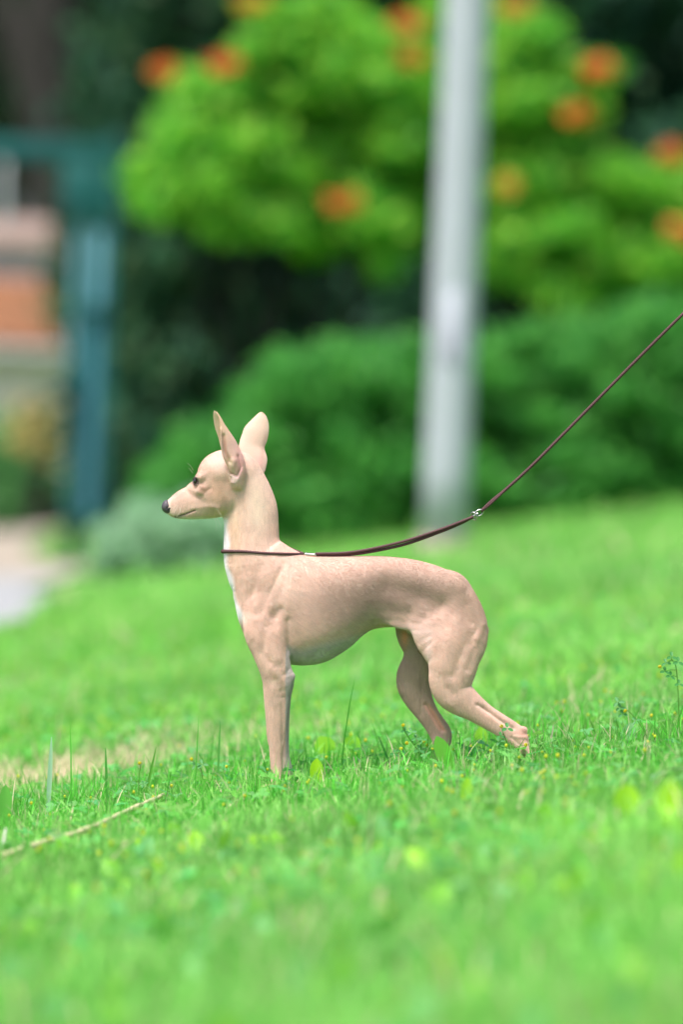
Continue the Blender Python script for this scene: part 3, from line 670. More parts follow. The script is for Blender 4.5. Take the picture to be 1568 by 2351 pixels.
# whiskers
M_wh = mat('whisker_hair', (.80, .72, .62), .4)
for pl in ([(443, 1080, -10), (437, 1070, -16), (430, 1063.5, -20)], [(442, 1086, -14), (436, 1078, -20), (432, 1074, -22)], [(403, 1160, -14), (398, 1168, -22), (394, 1180, -26)], [(408, 1160, -15), (402, 1172, -24), (396, 1184, -28)],
           [(412, 1165, -15), (413, 1174, -24), (403, 1189, -28)], [(487, 1163, -30), (500, 1172, -36), (510, 1189, -38)], [(491, 1190, -8), (496, 1202, -12), (496, 1220, -14)], [(496, 1189, -6), (503, 1200, -10), (508, 1216, -14)]):
    t = MB(); P = catmull(pl, 10); t.tube(to_world(P), np.linspace(.00026, .00012, 10), 4); t.build('whisker', M_wh, dog)

# short coat hairs lying back along the body
tri = np.concatenate([allQ[:, [0, 1, 2]], allQ[:, [0, 2, 3]]]); A3, B3, C3 = allV[tri[:, 0]], allV[tri[:, 1]], allV[tri[:, 2]]
nn = np.cross(B3 - A3, C3 - A3); area = np.linalg.norm(nn, axis=1); nrm = nn / (area[:, None] + 1e-9)
isear = (tri[:, 0] >= len(dv))
wgt = area * np.where(nrm[:, 2] > .6, .35, 1.0) * np.where(isear, .7, 1)
NH = 360000
pick = rng.choice(len(tri), NH, p=wgt / wgt.sum()); r1, r2 = rng.random((2, NH)); sq = np.sqrt(r1)
b0, b1, b2 = (1 - sq)[:, None], (sq * (1 - r2))[:, None], (sq * r2)[:, None]
root = A3[pick] * b0 + B3[pick] * b1 + C3[pick] * b2
an = np.concatenate([dn] + [None] * 0); 
NV = np.zeros_like(allV)
for i in range(4):
    fn = np.cross(allV[allQ[:, 2]] - allV[allQ[:, 0]], allV[allQ[:, 3]] - allV[allQ[:, 1]])
    for ax in range(3): NV[:, ax] += np.bincount(allQ[:, i], fn[:, ax], len(allV))
NV /= np.linalg.norm(NV, axis=1)[:, None] + 1e-9
N_ = NV[tri[pick, 0]] * b0 + NV[tri[pick, 1]] * b1 + NV[tri[pick, 2]] * b2; N_ /= np.linalg.norm(N_, axis=1)[:, None] + 1e-9
cv = allC[tri[pick, 0]] * b0 + allC[tri[pick, 1]] * b1 + allC[tri[pick, 2]] * b2
keep = ~((root[:, 0] < 391) & (root[:, 1] < 1182)) & ~(np.hypot(root[:, 0] - 447, root[:, 1] - 1104) < 9)
def flow(p):
    """hair direction in the picture plane: back over the skull, down the neck, back over the trunk, down the legs"""
    f = np.zeros((len(p), 3)); u, v = p[:, 0], p[:, 1]
    head = np.clip((1175 - v) / 30, 0, 1) * (u < 560); neck = np.clip((1330 - v) / 60, 0, 1) * (u < 670) * (1 - head)
    leg = np.clip((v - 1470) / 60, 0, 1) * ((u < 690) | (u > 900)); tr = np.clip(1 - head - neck - leg, 0, 1)
    f += head[:, None] * np.array((.95, .25, 0)) + neck[:, None] * np.array((.15, 1, 0)) + tr[:, None] * np.array((.8, .6, 0)) + leg[:, None] * np.array((.15, 1, 0))
    e = v < 1040; f[e] = (-.1, -1, 0)
    return f
fl = flow(root) + rng.normal(0, .09, (NH, 3)); fl -= N_ * (fl * N_).sum(1)[:, None]; fl /= np.linalg.norm(fl, axis=1)[:, None] + 1e-9
Lh = rng.uniform(3.0, 6.0, NH)[:, None] * np.where(root[:, 1] < 1200, .75, 1)[:, None] * np.where(isear[pick], .6, 1)[:, None]
p0 = root - N_ * .3; p1 = root + N_ * Lh * .09 + fl * Lh * .5; p2 = root + N_ * Lh * .14 + fl * Lh
ctrl = np.stack([p0, p1, p2], 1)[keep]; cvk = cv[keep] * rng.uniform(.92, 1.08, (keep.sum(), 1)); nk = len(ctrl)
hc = bpy.data.hair_curves.new('fur'); hc.add_curves([3] * nk)
hc.attributes['position'].data.foreach_set('vector', to_world(ctrl.reshape(-1, 3)).astype(np.float32).ravel())
ra = hc.attributes.get('radius') or hc.attributes.new('radius', 'FLOAT', 'POINT')
ra.data.foreach_set('value', np.tile(np.array([.00012, .0001, .00003], np.float32), nk))
ca_ = hc.attributes.new('Col', 'FLOAT_COLOR', 'CURVE'); c4 = np.ones((nk, 4), np.float32); c4[:, :3] = np.clip(cvk * 1.2, 0, 1); ca_.data.foreach_set('color', c4.ravel())
M_fur = mat('fur_strands', attr=True, rough=.75, spec=.08, transl=.25)
hc.materials.append(M_fur); fo = bpy.data.objects.new('fur', hc); C.objects.link(fo); fo.parent = dog; fo.matrix_parent_inverse = Matrix.Translation(-dog.location)
fo['kind'] = 'stuff'

# ------------------------------------------------------------------ lead
M_cord = mat('braided_cord', (.085, .030, .038), .65, bump=(1400, .8, .0006), noise=(900, .5, (.14, .06, .065)))
M_metal = mat('polished_steel', (.50, .49, .46), .3, 1.0)
lead = empty('dog_lead', tuple(to_world(np.array([[700., 1272., -20.]]))[0]))
tag(lead, 'thin brown braided dog lead looped round the neck and pulled up to the right', 'dog lead')
def cordpx(name, pl, r, n=60, parent=lead, ph=0, braid=.12, loop=False):
    P = catmull(pl, n); t = MB(); Q = to_world(P)
    L = np.concatenate([[0], np.cumsum(np.linalg.norm(np.diff(Q, axis=0), axis=1))]); m = max(8, int(L[-1] / .0011)); s = np.linspace(0, L[-1], m)
    Q = np.stack([np.interp(s, L, Q[:, a]) for a in range(3)], -1)
    r = np.interp(s, L, r) if np.ndim(r) else r
    rr = r * (1 + braid * np.sin(np.arange(m) * 1.9 + ph)); t.tube(Q, rr, 8, twist=.35)
    return t.build(name, M_cord, parent)
nk1 = [(697, 1272, -14), (665, 1271.5, -34), (610, 1270, -45), (560, 1266.5, -43), (528, 1266, -28), (513, 1266, -10), (512, 1266, 6), (522, 1266, 28), (556, 1264, 42), (600, 1258, 46), (632, 1254, 40), (655, 1256, 22), (675, 1263, 4), (697, 1271, -10)]
cordpx('neck_loop', nk1, np.interp(np.arange(160), [0, 30, 62, 160], [.0019, .0021, .0031, .0020]), 160)
t = MB(); t.tube(to_world(catmull([(699, 1272.5, -12), (712, 1273.5, -12), (726, 1274, -12)], 8)), .0036, 14, flat=.8); t.build('crimp', M_metal, lead)
for dy, dw, rr in ((-2.4, -14, .0024), (2.3, -10, .0024)):
    cordpx('cord', [(724, 1273.5 + dy * .8, dw), (790, 1272 + dy, dw), (850, 1264 + dy * 1.3, dw), (930, 1246 + dy * 1.6, dw), (1010, 1219 + dy * 1.1, dw), (1060, 1199 + dy * .7, dw), (1086, 1187, dw * .9)], rr, 80)
t = MB()
def ringpx(mb, c, r1, r2, ang, tilt, r):
    th = np.linspace(0, 2 * math.pi, 33); ca, sa = math.cos(math.radians(ang)), math.sin(math.radians(ang))
    X = np.cos(th) * r1; Y = np.sin(th) * r2; P = np.stack([c[0] + X * ca - Y * sa, c[1] + X * sa + Y * ca, c[2] + np.sin(th) * r1 * tilt], -1); mb.tube(to_world(P), r, 8, cap=False)
ringpx(t, (1089, 1185, -12), 9, 5.5, 65, .4, .0014); t.build('ring', M_metal, lead)
t = MB(); ringpx(t, (1100, 1178, -12), 11, 6.5, -28, .2, .0014); t.tube(to_world(catmull([(1086, 1187, -12), (1094, 1181, -13), (1099, 1179, -13)], 6)), .0022, 8); t.build('clasp', M_metal, lead)
cordpx('cord', [(1106, 1173, -12), (1130, 1150, -12), (1165, 1121, -12), (1222, 1069, -12), (1290, 1001, -12), (1370, 920, -12), (1470, 819, -14), (1568, 722, -16), (1700, 594, -20), (1850, 455, -30), (2050, 265, -50)], .0026, 200)
cordpx('cord', [(1106, 1175, -12), (1132, 1152, -14), (1165, 1121, -13), (1180, 1106, -12)], .0019, 30)

# ------------------------------------------------------------------ plants in the focus band
def leafblade(mb, base, d, L, wd, bend, col, n=9, m=5, fold=.25, pk=1.0):
    base = np.array(base, float); d = np.array(d, float); d /= np.linalg.norm(d); up = np.array((0, 0, 1.0))
    side_ = np.cross(d, (.15, -1.0, .2)); side_ /= np.linalg.norm(side_) + 1e-9; nr = np.cross(side_, d); V = []
    for i in range(n):
        t = i / (n - 1); c = base + d * L * t + nr * (-bend) * L * t * t; w = wd / 2 * (math.sin(math.pi * min(1, t ** pk * .96 + .03)) ** .8) + .0004
        for j in range(m):
            s = j / (m - 1) * 2 - 1; V.append(c + side_ * w * s + nr * abs(s) * w * fold)
    q = [(i * m + j, i * m + j + 1, (i + 1) * m + j + 1, (i + 1) * m + j) for i in range(n - 1) for j in range(m - 1)]
    mb.add(V, q, None, col)
def gp(u, z):
    """ground point under pixel column u at depth z"""
    x = (u - W0 / 2) / F * z
    for _ in range(4):
        p = Wp(u, 1700, z); x = p[0]
    return np.array((x, z, float(gz(x, z))))
broad = [  # u, v of tip, depth, width px, lean dx, colour, text
    (728, 1741, 6.92, 30, 0, (.42, .78, .02), 'rounded yellow green broad leaf standing upright right of the front paws'),
    (735, 1690, 7.42, 50, -34, (.34, .72, .05), 'blurred broad leaf leaning left behind the upright rounded leaf'),
    (814, 1688, 7.45, 46, 14, (.34, .72, .05), 'blurred broad leaf standing between the front and hind legs'),
    (1004, 1690, 6.84, 36, -44, (.16, .50, .05), 'wide pointed green leaf in front of the far hind foot'),
    (1105, 1668, 7.3, 30, 0, (.34, .72, .05), 'blurred rounded leaf standing behind the near shin'),
    (1452, 1660, 7.02, 32, 26, (.30, .64, .26), 'pale bluish green pointed leaf at the right between clover stems'),
    (1462, 1712, 7.0, 16, 16, (.22, .52, .18), 'small narrow pale leaf at the far right in the grass'),
    (1545, 1678, 7.3, 40, 0, (.34, .72, .05), 'bright broad leaf cut by the right edge of the picture'),
    (12, 1802, 6.75, 30, -6, (.17, .52, .08), 'rounded broad leaf at the left edge in front of the straw patch'),
    (1075, 1785, 6.3, 26, 4, (.40, .78, .04), 'blurred upright leaf in the foreground below the hind legs'),
    (1445, 1800, 5.8, 60, 10, (.42, .80, .03), 'large blurred bright leaf in the right foreground'),
    (1545, 1790, 5.6, 60, 20, (.46, .82, .03), 'large blurred yellowish leaf at the right edge foreground')]
for u, v, z, w, lx, colr, text in broad:
    tip = Wp(u, v, z); b = gp(u - lx, z); b[2] = float(gz(b[0], b[1])) - .003; b[1] -= .01
    L = np.linalg.norm(tip - b); t = MB(); leafblade(t, b, tip - b, L, w * PX * z / D, .06, colr, 14, 5, .25, 1.9); tg = random.uniform(0, .4)
    o = t.build('broad_leaf', M_grass, None, use_col=True); tag(o, text, 'leaf', 'broad leaves in the lawn')
wm = MB(); xw, yw = scatter(3.2, 6.35, 95, .3); kw = vnoise(xw, yw, 1.9, 41) > .35; xw, yw = xw[kw], yw[kw]
for i in range(len(xw)):
    zg_ = float(gz(xw[i], yw[i])); L_ = random.uniform(.022, .048); a_ = random.uniform(0, 6.28); cl = random.choice([(.36, .74, .04), (.28, .68, .06), (.24, .60, .22), (.20, .54, .10), (.14, .46, .06)])
    leafblade(wm, (xw[i], yw[i], zg_ + .004), (math.cos(a_) * .6, math.sin(a_) * .6, random.uniform(.5, 1.3)), L_, L_ * random.uniform(.35, .6), .4, cl, 9, 5, .25, 1.5)
tag(wm.build('weed_leaves', M_grass, None, use_col=True), 'broad light weed leaves mixed through the near lawn', 'weeds', kind='stuff')
tall = [(118, 1693, 6.95, 'tall pale grass blade rising at the left of the straw patch', (.50, .76, .50), 10), (358, 1716, 7.0, 'slender grass blade with dry tip left of the dog', (.16, .46, .06), 5),
        (506, 1658, 7.06, 'thin tall grass stem just left of the front paws', (.16, .50, .10), 4), (870, 1690, 7.08, 'thin grass stem leaning left in the middle of the lawn', (.10, .42, .08), 4),
        (242, 1718, 6.95, 'short dark grass blade beside the straw patch', (.10, .42, .06), 5), (1272, 1665, 7.05, 'dry cream grass stem right of the near hind paw', (.70, .62, .45), 4),
        (812, 1738, 6.98, 'short dry cream stalk between front and hind legs', (.72, .60, .42), 5), (1236, 1700, 7.0, 'curved green blade arching just right of the near hind paw', (.14, .50, .08), 7)]
lean = {870: -40, 358: 26, 1272: 12, 812: -14, 1236: -36, 242: -10}
for u, v, z, text, colr, wpx in tall:
    tip = Wp(u, v, z); b = gp(u - lean.get(u, 4), z); t = MB(); L = np.linalg.norm(tip - b)
    leafblade(t, b, tip - b, L, wpx * PX, .05, colr, 12, 3, .4); o = t.build('grass_blade', M_grass, None, use_col=True); tag(o, text, 'grass blade', 'tall single blades')
# clover sprigs: stalk with trefoils and a yellow head
def trefoil(mb, c, R, nrm_, col):
    nrm_ = np.array(nrm_, float); nrm_ /= np.linalg.norm(nrm_); a = np.cross(nrm_, (0.3, .9, .1)); a /= np.linalg.norm(a); b = np.cross(nrm_, a)
    for k in range(3):
        th = k * 2.094 + 1.2; d = a * math.cos(th) + b * math.sin(th); e = np.cross(nrm_, d); m = 10; V = [c + d * R * .15]
        for j in range(m):
            q = j / m * 2 * math.pi; V.append(c + d * R * (1.15 + 1.0 * math.cos(q)) + e * R * .62 * math.sin(q) + nrm_ * R * .25 * abs(math.sin(q)))
        cc = c + d * R * 1.15; V.append(cc); mb.add(V, None, [(1 + j, 1 + (j + 1) % m, m + 1) for j in range(m)], col)
sprigs = [([(1568, 1590), (1555, 1545), (1542, 1512)], 7.02, [(1530, 1522), (1558, 1520), (1543, 1508), (1527, 1541), (1540, 1552), (1560, 1570)], [(1516, 1531)], 'tall clover sprig with a yellow head at the right edge'),
          ([(1505, 1710), (1475, 1670), (1450, 1638), (1425, 1620)], 7.0, [(1425, 1625), (1430, 1640), (1460, 1655), (1420, 1612)], [(1436, 1632)], 'bent clover sprig with a yellow head left of the tall one'),
          ([(990, 1790), (960, 1725), (940, 1695), (925, 1672)], 6.93, [(930, 1678), (945, 1680), (955, 1695), (970, 1700), (962, 1722)], [(926, 1665), (934, 1706)], 'clover sprig with bluish leaves in front of the far hind leg'),
          ([(930, 1810), (918, 1770), (915, 1730)], 6.9, [(905, 1730), (920, 1722)], [(921, 1719)], 'small clover sprig with a yellow head left of the hind legs'),
          ([(1180, 1780), (1168, 1715), (1155, 1680)], 6.88, [(1150, 1690), (1165, 1672), (1148, 1702)], [(1152, 1667), (1208, 1710)], 'blurred clover sprig overlapping the near hind foot'),
          ([(320, 1830), (318, 1790), (322, 1762)], 6.98, [(300, 1795), (330, 1800)], [(320, 1752)], 'single yellow clover head in front of the straw patch'),
          ([(468, 1800), (462, 1770), (452, 1760)], 7.0, [(448, 1757), (464, 1755)], [(439, 1743)], 'clover sprig left of the front paws'),
          ([(1200, 1800), (1210, 1770)], 6.95, [(1215, 1765)], [(1205, 1700)], '')]
for st, z, lv, hd, text in sprigs[:-1]:
    P = np.array([Wp(a, b, z) for a, b in st]); g0 = P[0].copy(); g0[2] = float(gz(g0[0], g0[1])); P = np.vstack([g0, P[1:]]) if g0[2] < P[1][2] else P
    root_ = empty('clover_sprig', tuple(P[0])); tag(root_, text, 'clover', 'clover sprigs in focus')
    t = MB(); t.tube(catmull(P, 14), .0008, 5, (.16, .42, .06)); t.build('stalk', M_grass, root_, use_col=True)
    for a, b in lv:
        c = Wp(a, b, z - .004); t = MB(); k = np.argmin(np.linalg.norm(catmull(P, 14) - c, axis=1)); s0 = catmull(P, 14)[k]
        t.tube([s0, (s0 + c) / 2 + (0, 0, .001), c], .0005, 4, (.14, .40, .06)); trefoil(t, c, random.uniform(.0036, .005), (random.uniform(-.5, .5), -.9, .7), (.09, .34, .09)); t.build('leaf', M_grass, root_, use_col=True)
    for a, b in hd:
        c = Wp(a, b, z - .006); t = MB(); k = np.argmin(np.linalg.norm(catmull(P, 14) - c, axis=1)); s0 = catmull(P, 14)[k]; t.tube([s0, (s0 + c) / 2, c], .0005, 4, (.16, .42, .06))
        for i in range(26):
            d = rng.normal(0, 1, 3); d /= np.linalg.norm(d); t.ball(c + d * .0021, .0011, 3, (.82, .76 + random.uniform(-.1, .05), .03))
        t.build('flower_head', M_grass, root_, use_col=True)
# fallen brown leaf, dry straw stalk in the foreground, pale stub at the left edge
t = MB(); a = ground_hit(562, 1790); Lf = []
n, m = 14, 9
for i in range(n):
    for j in range(m):
        s = i / (n - 1); q = j / (m - 1) * 2 - 1; w = .011 * math.sin(math.pi * min(.98, s * .9 + .06)) ** .6
        Lf.append((a[0] - .014 + s * .028, a[1] + q * w * .5 + .004, a[2] + .013 + w * (1 - q * q) * .75 + .0015 * math.sin(s * 9 + q * 3)))
t.add(Lf, [(i * m + j, i * m + j + 1, (i + 1) * m + j + 1, (i + 1) * m + j) for i in range(n - 1) for j in range(m - 1)], None, (.55, .29, .20))
tag(t.build('fallen_leaf', M_dryb, None, use_col=True), 'curled brown dead leaf lying left of the front paws', 'leaf')
t = MB(); pl = [ground_hit(u, v) + (0, 0, .030) for u, v in [(8, 2012), (100, 1982), (195, 1952), (280, 1912), (372, 1870)]]
P = catmull(pl, 40); rr = .0048 * (1 - .25 * np.linspace(0, 1, 40)) * (1 + .22 * (np.abs(np.sin(np.arange(40) * .24)) > .97))
t.tube(P, rr, 8, (.70, .66, .38)); tag(t.build('dry_stalk', M_dryb, None, use_col=True), 'long pale dry stalk lying across the grass at lower left', 'stalk')
t = MB(); b = ground_hit(2, 1990); t.tube([b, b + (.001, 0, .03), b + (.004, 0, .055)], [.0035, .003, .0015], 6, (.72, .72, .62)); tag(t.build('dry_stalk', M_dryb, None, use_col=True), 'short upright pale stub at the left edge beside the long stalk', 'stalk')

# ------------------------------------------------------------------ background
def leafcloud(lobes, n, size, cols, seed, flat=.75, spread=.35):
    """many leaf faces in and on ellipsoidal clumps. lobes: (centre xyz, radii xyz)"""
    r = np.random.default_rng(seed); wv = np.array([l[1][0] * l[1][2] for l in lobes]); k = r.choice(len(lobes), n, p=wv / wv.sum())
    c = np.array([l[0] for l in lobes])[k]; R = np.array([l[1] for l in lobes])[k]; d = r.normal(0, 1, (n, 3)); d /= np.linalg.norm(d, axis=1)[:, None]
    # sub-clumps: pull directions to a few seeds so gaps appear
    rad = r.uniform(.2, 1.3, n) ** .8; sub = r.normal(0, 1, (len(lobes), 14, 3)); sub /= np.linalg.norm(sub, axis=2)[..., None]
    pickd = sub[k, r.integers(0, 14, n)]; d = d * (1 - .22) + pickd * .22; d /= np.linalg.norm(d, axis=1)[:, None]; P = c + d * R * rad[:, None]
    a = r.normal(0, 1, (n, 3)); a[:, 2] -= .5; a /= np.linalg.norm(a, axis=1)[:, None]; nr = d + r.normal(0, .6, (n, 3)); b = np.cross(nr, a); b /= np.linalg.norm(b, axis=1)[:, None] + 1e-9
    s = size * r.uniform(.6, 1.35, n)[:, None]; V = np.stack([P - a * s * .6, P + b * s * .32 + a * s * .02, P + a * s * .7, P - b * s * .32 + a * s * .02], 1)
    cols = np.array(cols); t = r.random(n)[:, None]; ci = r.integers(0, len(cols), n); cc = cols[ci] * r.uniform(.75, 1.25, (n, 1))
    return V.reshape(-1, 3), np.arange(n)[:, None] * 4 + np.arange(4), np.repeat(cc, 4, 0)
def plant(name, text, cat, px_lobes, z, n, size, cols, mtl, seed, dr=.45, group=None, trunk=True, dz=.5, part='foliage', trunk_r=.025, fl=1.0):
    """lobes given where they stand: (u, v, radius px) at depth z"""
    r = random.Random(seed); L = []
    for (u, v, rp) in px_lobes:
        for k_ in range(9):
            a_, o_ = r.uniform(0, 6.28), rp * r.uniform(.1, 1.15); zz = z + r.uniform(-dz, dz); rm = rp * r.uniform(.5, 1.0) / F * zz
            L.append((Wp(u + o_ * math.cos(a_), v + o_ * math.sin(a_) * .9, zz), (rm * 1.15, rm, rm * .62 * fl)))
    cx = np.mean([l[0][0] for l in L]); base = (cx, z, float(gz(cx, z))); rt = empty(name, base); tag(rt, text, cat, group)
    V, q, c = leafcloud(L, n, size, cols, seed); link(part, mesh_np(part, V, q, None, c, False), mtl, rt)
    if trunk:
        t = MB()
        for l in L[::max(1, len(L) // 10)]:
            e = np.array(l[0]); b = np.array(base) + (r.uniform(-.12, .12), r.uniform(-.1, .1), -.05); mid = (b * .5 + e * .5) + (r.uniform(-.1, .1), 0, r.uniform(.0, .15))
            t.tube(catmull([b, mid, e], 10), np.linspace(trunk_r, trunk_r * .25, 10), 7)
        t.build('branches', M_bark2, rt)
    return rt
BR = [(.25, .64, .06), (.17, .54, .05), (.40, .74, .08), (.11, .44, .05)]
v1 = plant('trumpet_vine', 'tall bright yellow green flowering shrub left of the pale pole', 'shrub',
      [(560, 290, 120), (660, 190, 110), (780, 130, 100), (880, 200, 100), (480, 400, 100), (420, 450, 60), (610, 400, 110), (740, 330, 110), (870, 360, 100), (930, 300, 70), (560, 490, 70), (700, 480, 90), (850, 510, 80), (930, 450, 60), (700, 60, 60), (760, 20, 50), (860, 90, 70), (440, 210, 45), (500, 190, 60), (640, 110, 60), (900, 570, 50), (640, 20, 60), (580, 120, 40)],
      25.0, 34000, .075, BR, M_leaf, 11)
v2 = plant('trumpet_vine', 'spreading bright yellow green flowering shrub right of the pale pole', 'shrub',
      [(1160, 60, 75), (1180, 190, 90), (1190, 330, 100), (1290, 270, 85), (1340, 190, 55), (1280, 400, 100), (1390, 420, 80), (1170, 460, 90), (1300, 520, 100), (1420, 520, 80), (1500, 450, 70), (1560, 500, 80), (1190, 590, 80), (1320, 640, 80), (1460, 620, 90), (1560, 640, 80), (1620, 450, 100), (1680, 600, 120), (1060, 300, 80), (1050, 150, 70), (1060, 480, 80), (1040, 30, 60)],
      25.2, 34000, .075, BR, M_leaf, 12)
def flowers(root, spots, z):
    for i, (u, v, a, b, yl) in enumerate(spots):
        r = np.random.default_rng(50 + i); t = MB(); z1 = z + .0
        for k in range(26):
            o = r.normal(0, 1, 2); o /= max(1, np.linalg.norm(o)); c = Wp(u + o[0] * a * .52, v + o[1] * b * .38, z1 + r.uniform(-.12, .05)); d = r.normal(0, 1, 3) * (1, .6, .6) + (0, -.7, -.1); d /= np.linalg.norm(d)
            col = (.82, .12 + .09 * r.random(), .045) if r.random() > yl else (.80, .48, .06)
            L = .05; s_ = np.cross(d, (0, 0, 1)); s_ /= np.linalg.norm(s_) + 1e-9; e_ = np.cross(s_, d)
            th = np.arange(8) / 8 * 2 * math.pi; ring0 = c - d * L; V = []
            for rr, oo in ((.006, 0), (.012, .6), (.018, .9), (.028, 1.05)):
                V += [ring0 + d * L * oo + (s_ * math.cos(x) + e_ * math.sin(x)) * rr for x in th]
            q = [(m_ * 8 + j, m_ * 8 + (j + 1) % 8, (m_ + 1) * 8 + (j + 1) % 8, (m_ + 1) * 8 + j) for m_ in range(3) for j in range(8)]
            t.add(V, q, None, col)
        t.build('flower_cluster', M_flower, root, use_col=True)
flowers(v1, [(935, 52, 58, 38, .1), (948, 130, 42, 38, .3), (515, 147, 62, 42, .1), (378, 162, 44, 38, .3), (580, 6, 46, 26, .6), (790, 462, 72, 40, .1)], 23.7)
flowers(v2, [(1180, 16, 48, 30, .5), (1372, 158, 52, 40, .1), (1326, 262, 58, 40, .2), (1548, 352, 44, 40, .2), (1556, 528, 30, 34, .3), (1600, 540, 50, 40, .3), (1165, 425, 36, 30, .95)], 23.8)
MG = [(.10, .41, .07), (.15, .50, .09), (.07, .32, .065)]
plant('low_shrub', 'dense mid green low shrub behind the dog between gate and pole', 'shrub', [(640, 900, 80), (760, 880, 90), (870, 850, 80), (940, 900, 80), (560, 990, 90), (680, 1010, 100), (820, 990, 100), (930, 1030, 90), (470, 1060, 70), (560, 1130, 90), (700, 1150, 90), (850, 1150, 80), (950, 1160, 70), (560, 1250, 55), (680, 1250, 60), (800, 1240, 60), (920, 1230, 60), (740, 1190, 70), (380, 1120, 50), (430, 1160, 50), (340, 1150, 40), (480, 1200, 50)], 21.6, 26000, .055, MG, M_leaf, 13, fl=.9)
plant('low_shrub', 'dense mid green low shrub right of the pole under the flowers', 'shrub', [(1120, 840, 90), (1220, 800, 80), (1320, 800, 80), (1430, 780, 80), (1540, 790, 90), (1150, 960, 100), (1280, 920, 90), (1400, 900, 90), (1520, 900, 90), (1620, 850, 120), (1120, 1090, 90), (1240, 1060, 80), (1360, 1020, 90), (1480, 1010, 90), (1600, 1000, 100), (1050, 900, 80), (1040, 1050, 90), (1020, 1170, 60), (1150, 1195, 60), (1270, 1180, 60), (1390, 1165, 60), (1510, 1150, 60), (1620, 1140, 60), (1330, 1110, 70), (1450, 1080, 80), (1560, 1070, 80), (1740, 950, 120), (1740, 1080, 80)], 21.6, 32000, .055, MG, M_leaf, 14, fl=.9)
plant('pale_shrub', 'pale silvery green low bush left behind the muzzle', 'shrub', [(290, 1240, 50), (360, 1210, 60), (440, 1220, 65), (500, 1250, 55), (410, 1280, 55), (330, 1290, 45), (470, 1300, 45), (260, 1280, 35)], 19.8, 8500, .05, [(.52, .74, .52), (.40, .64, .42), (.28, .52, .30)], M_leaf, 15, trunk=False, dz=.2)
DK = [(.022, .085, .042), (.032, .11, .046), (.018, .065, .042)]; DK2 = [(.055, .11, .05), (.045, .09, .045), (.07, .085, .06)]
# dark evergreens, one behind another
r_ = random.Random(8)
for i, (u, z, hgt, text) in enumerate([(400, 28.5, 7.5, 'tall dark evergreen tree behind the gate post'), (640, 29.5, 7.0, 'dark evergreen tree behind the left flowering shrub'), (960, 29, 7.8, 'dark evergreen tree directly behind the pale pole'), (1280, 29.5, 7.2, 'dark evergreen tree behind the right flowering shrub'), (1620, 28.8, 7.6, 'dark evergreen tree at the right edge'), (1960, 29.2, 7.4, 'dark evergreen tree beyond the right edge'), (560, 32, 8.5, 'second row dark evergreen seen through the gap beside the gate'), (1120, 32, 8.8, 'second row dark evergreen seen right of the pole')]):
    wk = .38 if u < 500 else 1.0
    b = gp(u, z); rt = empty('evergreen_tree', tuple(b)); tag(rt, text, 'tree', 'evergreens behind the shrubs'); L = []
    for k in range(46):
        t = k / 46; ring = 1.5 * (1 - t) ** .6 + .25; a = r_.uniform(0, 6.28); L.append((b + (wk * ring * .65 * math.cos(a), ring * .5 * math.sin(a), .35 + t * hgt), ((.36 if wk < 1 else .62) * (1 - t * .4), .5, .5)))
    V, q, c = leafcloud(L, 15000, .13, DK if i % 3 else DK + DK2[:1], 60 + i); link('crown', mesh_np('crown', V, q, None, c, False), M_dark, rt)
    t = MB(); t.tube([b - (0, 0, .1), b + (0, 0, hgt * .5), b + (0, 0, hgt)], [.16, .11, .03], 9); t.build('trunk', M_bark2, rt)
# big deciduous tree at the upper left with a dark trunk
b = gp(120, 48); rt = empty('tree', tuple(b)); tag(rt, 'large dark tree with thick trunk behind the gate at upper left', 'tree'); t = MB()
tp = Wp(110, -60, 48); t.tube(catmull([b - (0, 0, .2), (b + tp) / 2 + (.05, 0, 0), tp, tp + (.3, .2, 2)], 16), np.linspace(.42, .25, 16), 12)
for e in (Wp(-120, 80, 48.5), Wp(300, 60, 48.5), Wp(220, -100, 48)): t.tube(catmull([(b + tp) / 2 + (0, 0, .6), (tp + e) / 2, e], 10), np.linspace(.18, .08, 10), 8)
t.build('trunk', M_bark2, rt)
L = []
for k in range(60):
    u = r_.uniform(-500, 480); v = r_.uniform(-500, 520); L.append((Wp(u, v, r_.uniform(49, 51)), (1.0, .7, .8)))
V, q, c = leafcloud(L, 22000, .16, DK2 + DK, 91); link('crown', mesh_np('crown', V, q, None, c, False), M_dark, rt)
# a far hedge wall that closes the view low down
hd_ = empty('hedge', tuple(gp(700, 34))); tag(hd_, 'tall dark hedge closing the view behind the evergreens', 'hedge'); L = []
for k in range(150):
    u = 260 + k / 150 * 2200; 
    for v in (1150, 900, 600, 300): L.append((Wp(u + r_.uniform(-20, 20), v, 34 + r_.uniform(-.3, .3)), (.5, .4, .75)))
V, q, c = leafcloud(L, 42000, .18, DK, 95); link('foliage', mesh_np('foliage', V, q, None, c, False), M_dark, hd_)

# pole
M_pole = mat('pale_grey_paint', (.47, .50, .57), .45, noise=(5, .25, (.38, .40, .44)), bump=(30, .15, .002))
M_rust = mat('stained_concrete', (.42, .34, .31), .85, noise=(12, .6, (.30, .20, .16)))
zp = 18.7; pb = gp(1018, zp); pt = Wp(1058, -900, zp); pb = np.array((Wp(1018, 1270, zp)[0], pb[1], float(gz(pb[0], pb[1]))))
pole = empty('lamp_post', tuple(pb)); tag(pole, 'pale grey round metal post standing on the lawn behind the dog', 'post')
k = (zp) / F
top = pb + np.array((.02, 0, 6.2)); t = MB(); r0 = 54 * k
t.tube([pb + (0, 0, .0), pb + (0, 0, .35), (pb + top) / 2, top], [r0, r0 * .99, r0 * .92, r0 * .8], 28); t.build('shaft', M_pole, pole)
t = MB(); t.tube([pb - (0, 0, .05), pb + (0, 0, .055)], [r0 * 1.28, r0 * 1.22], 28); t.build('footing', M_rust, pole)
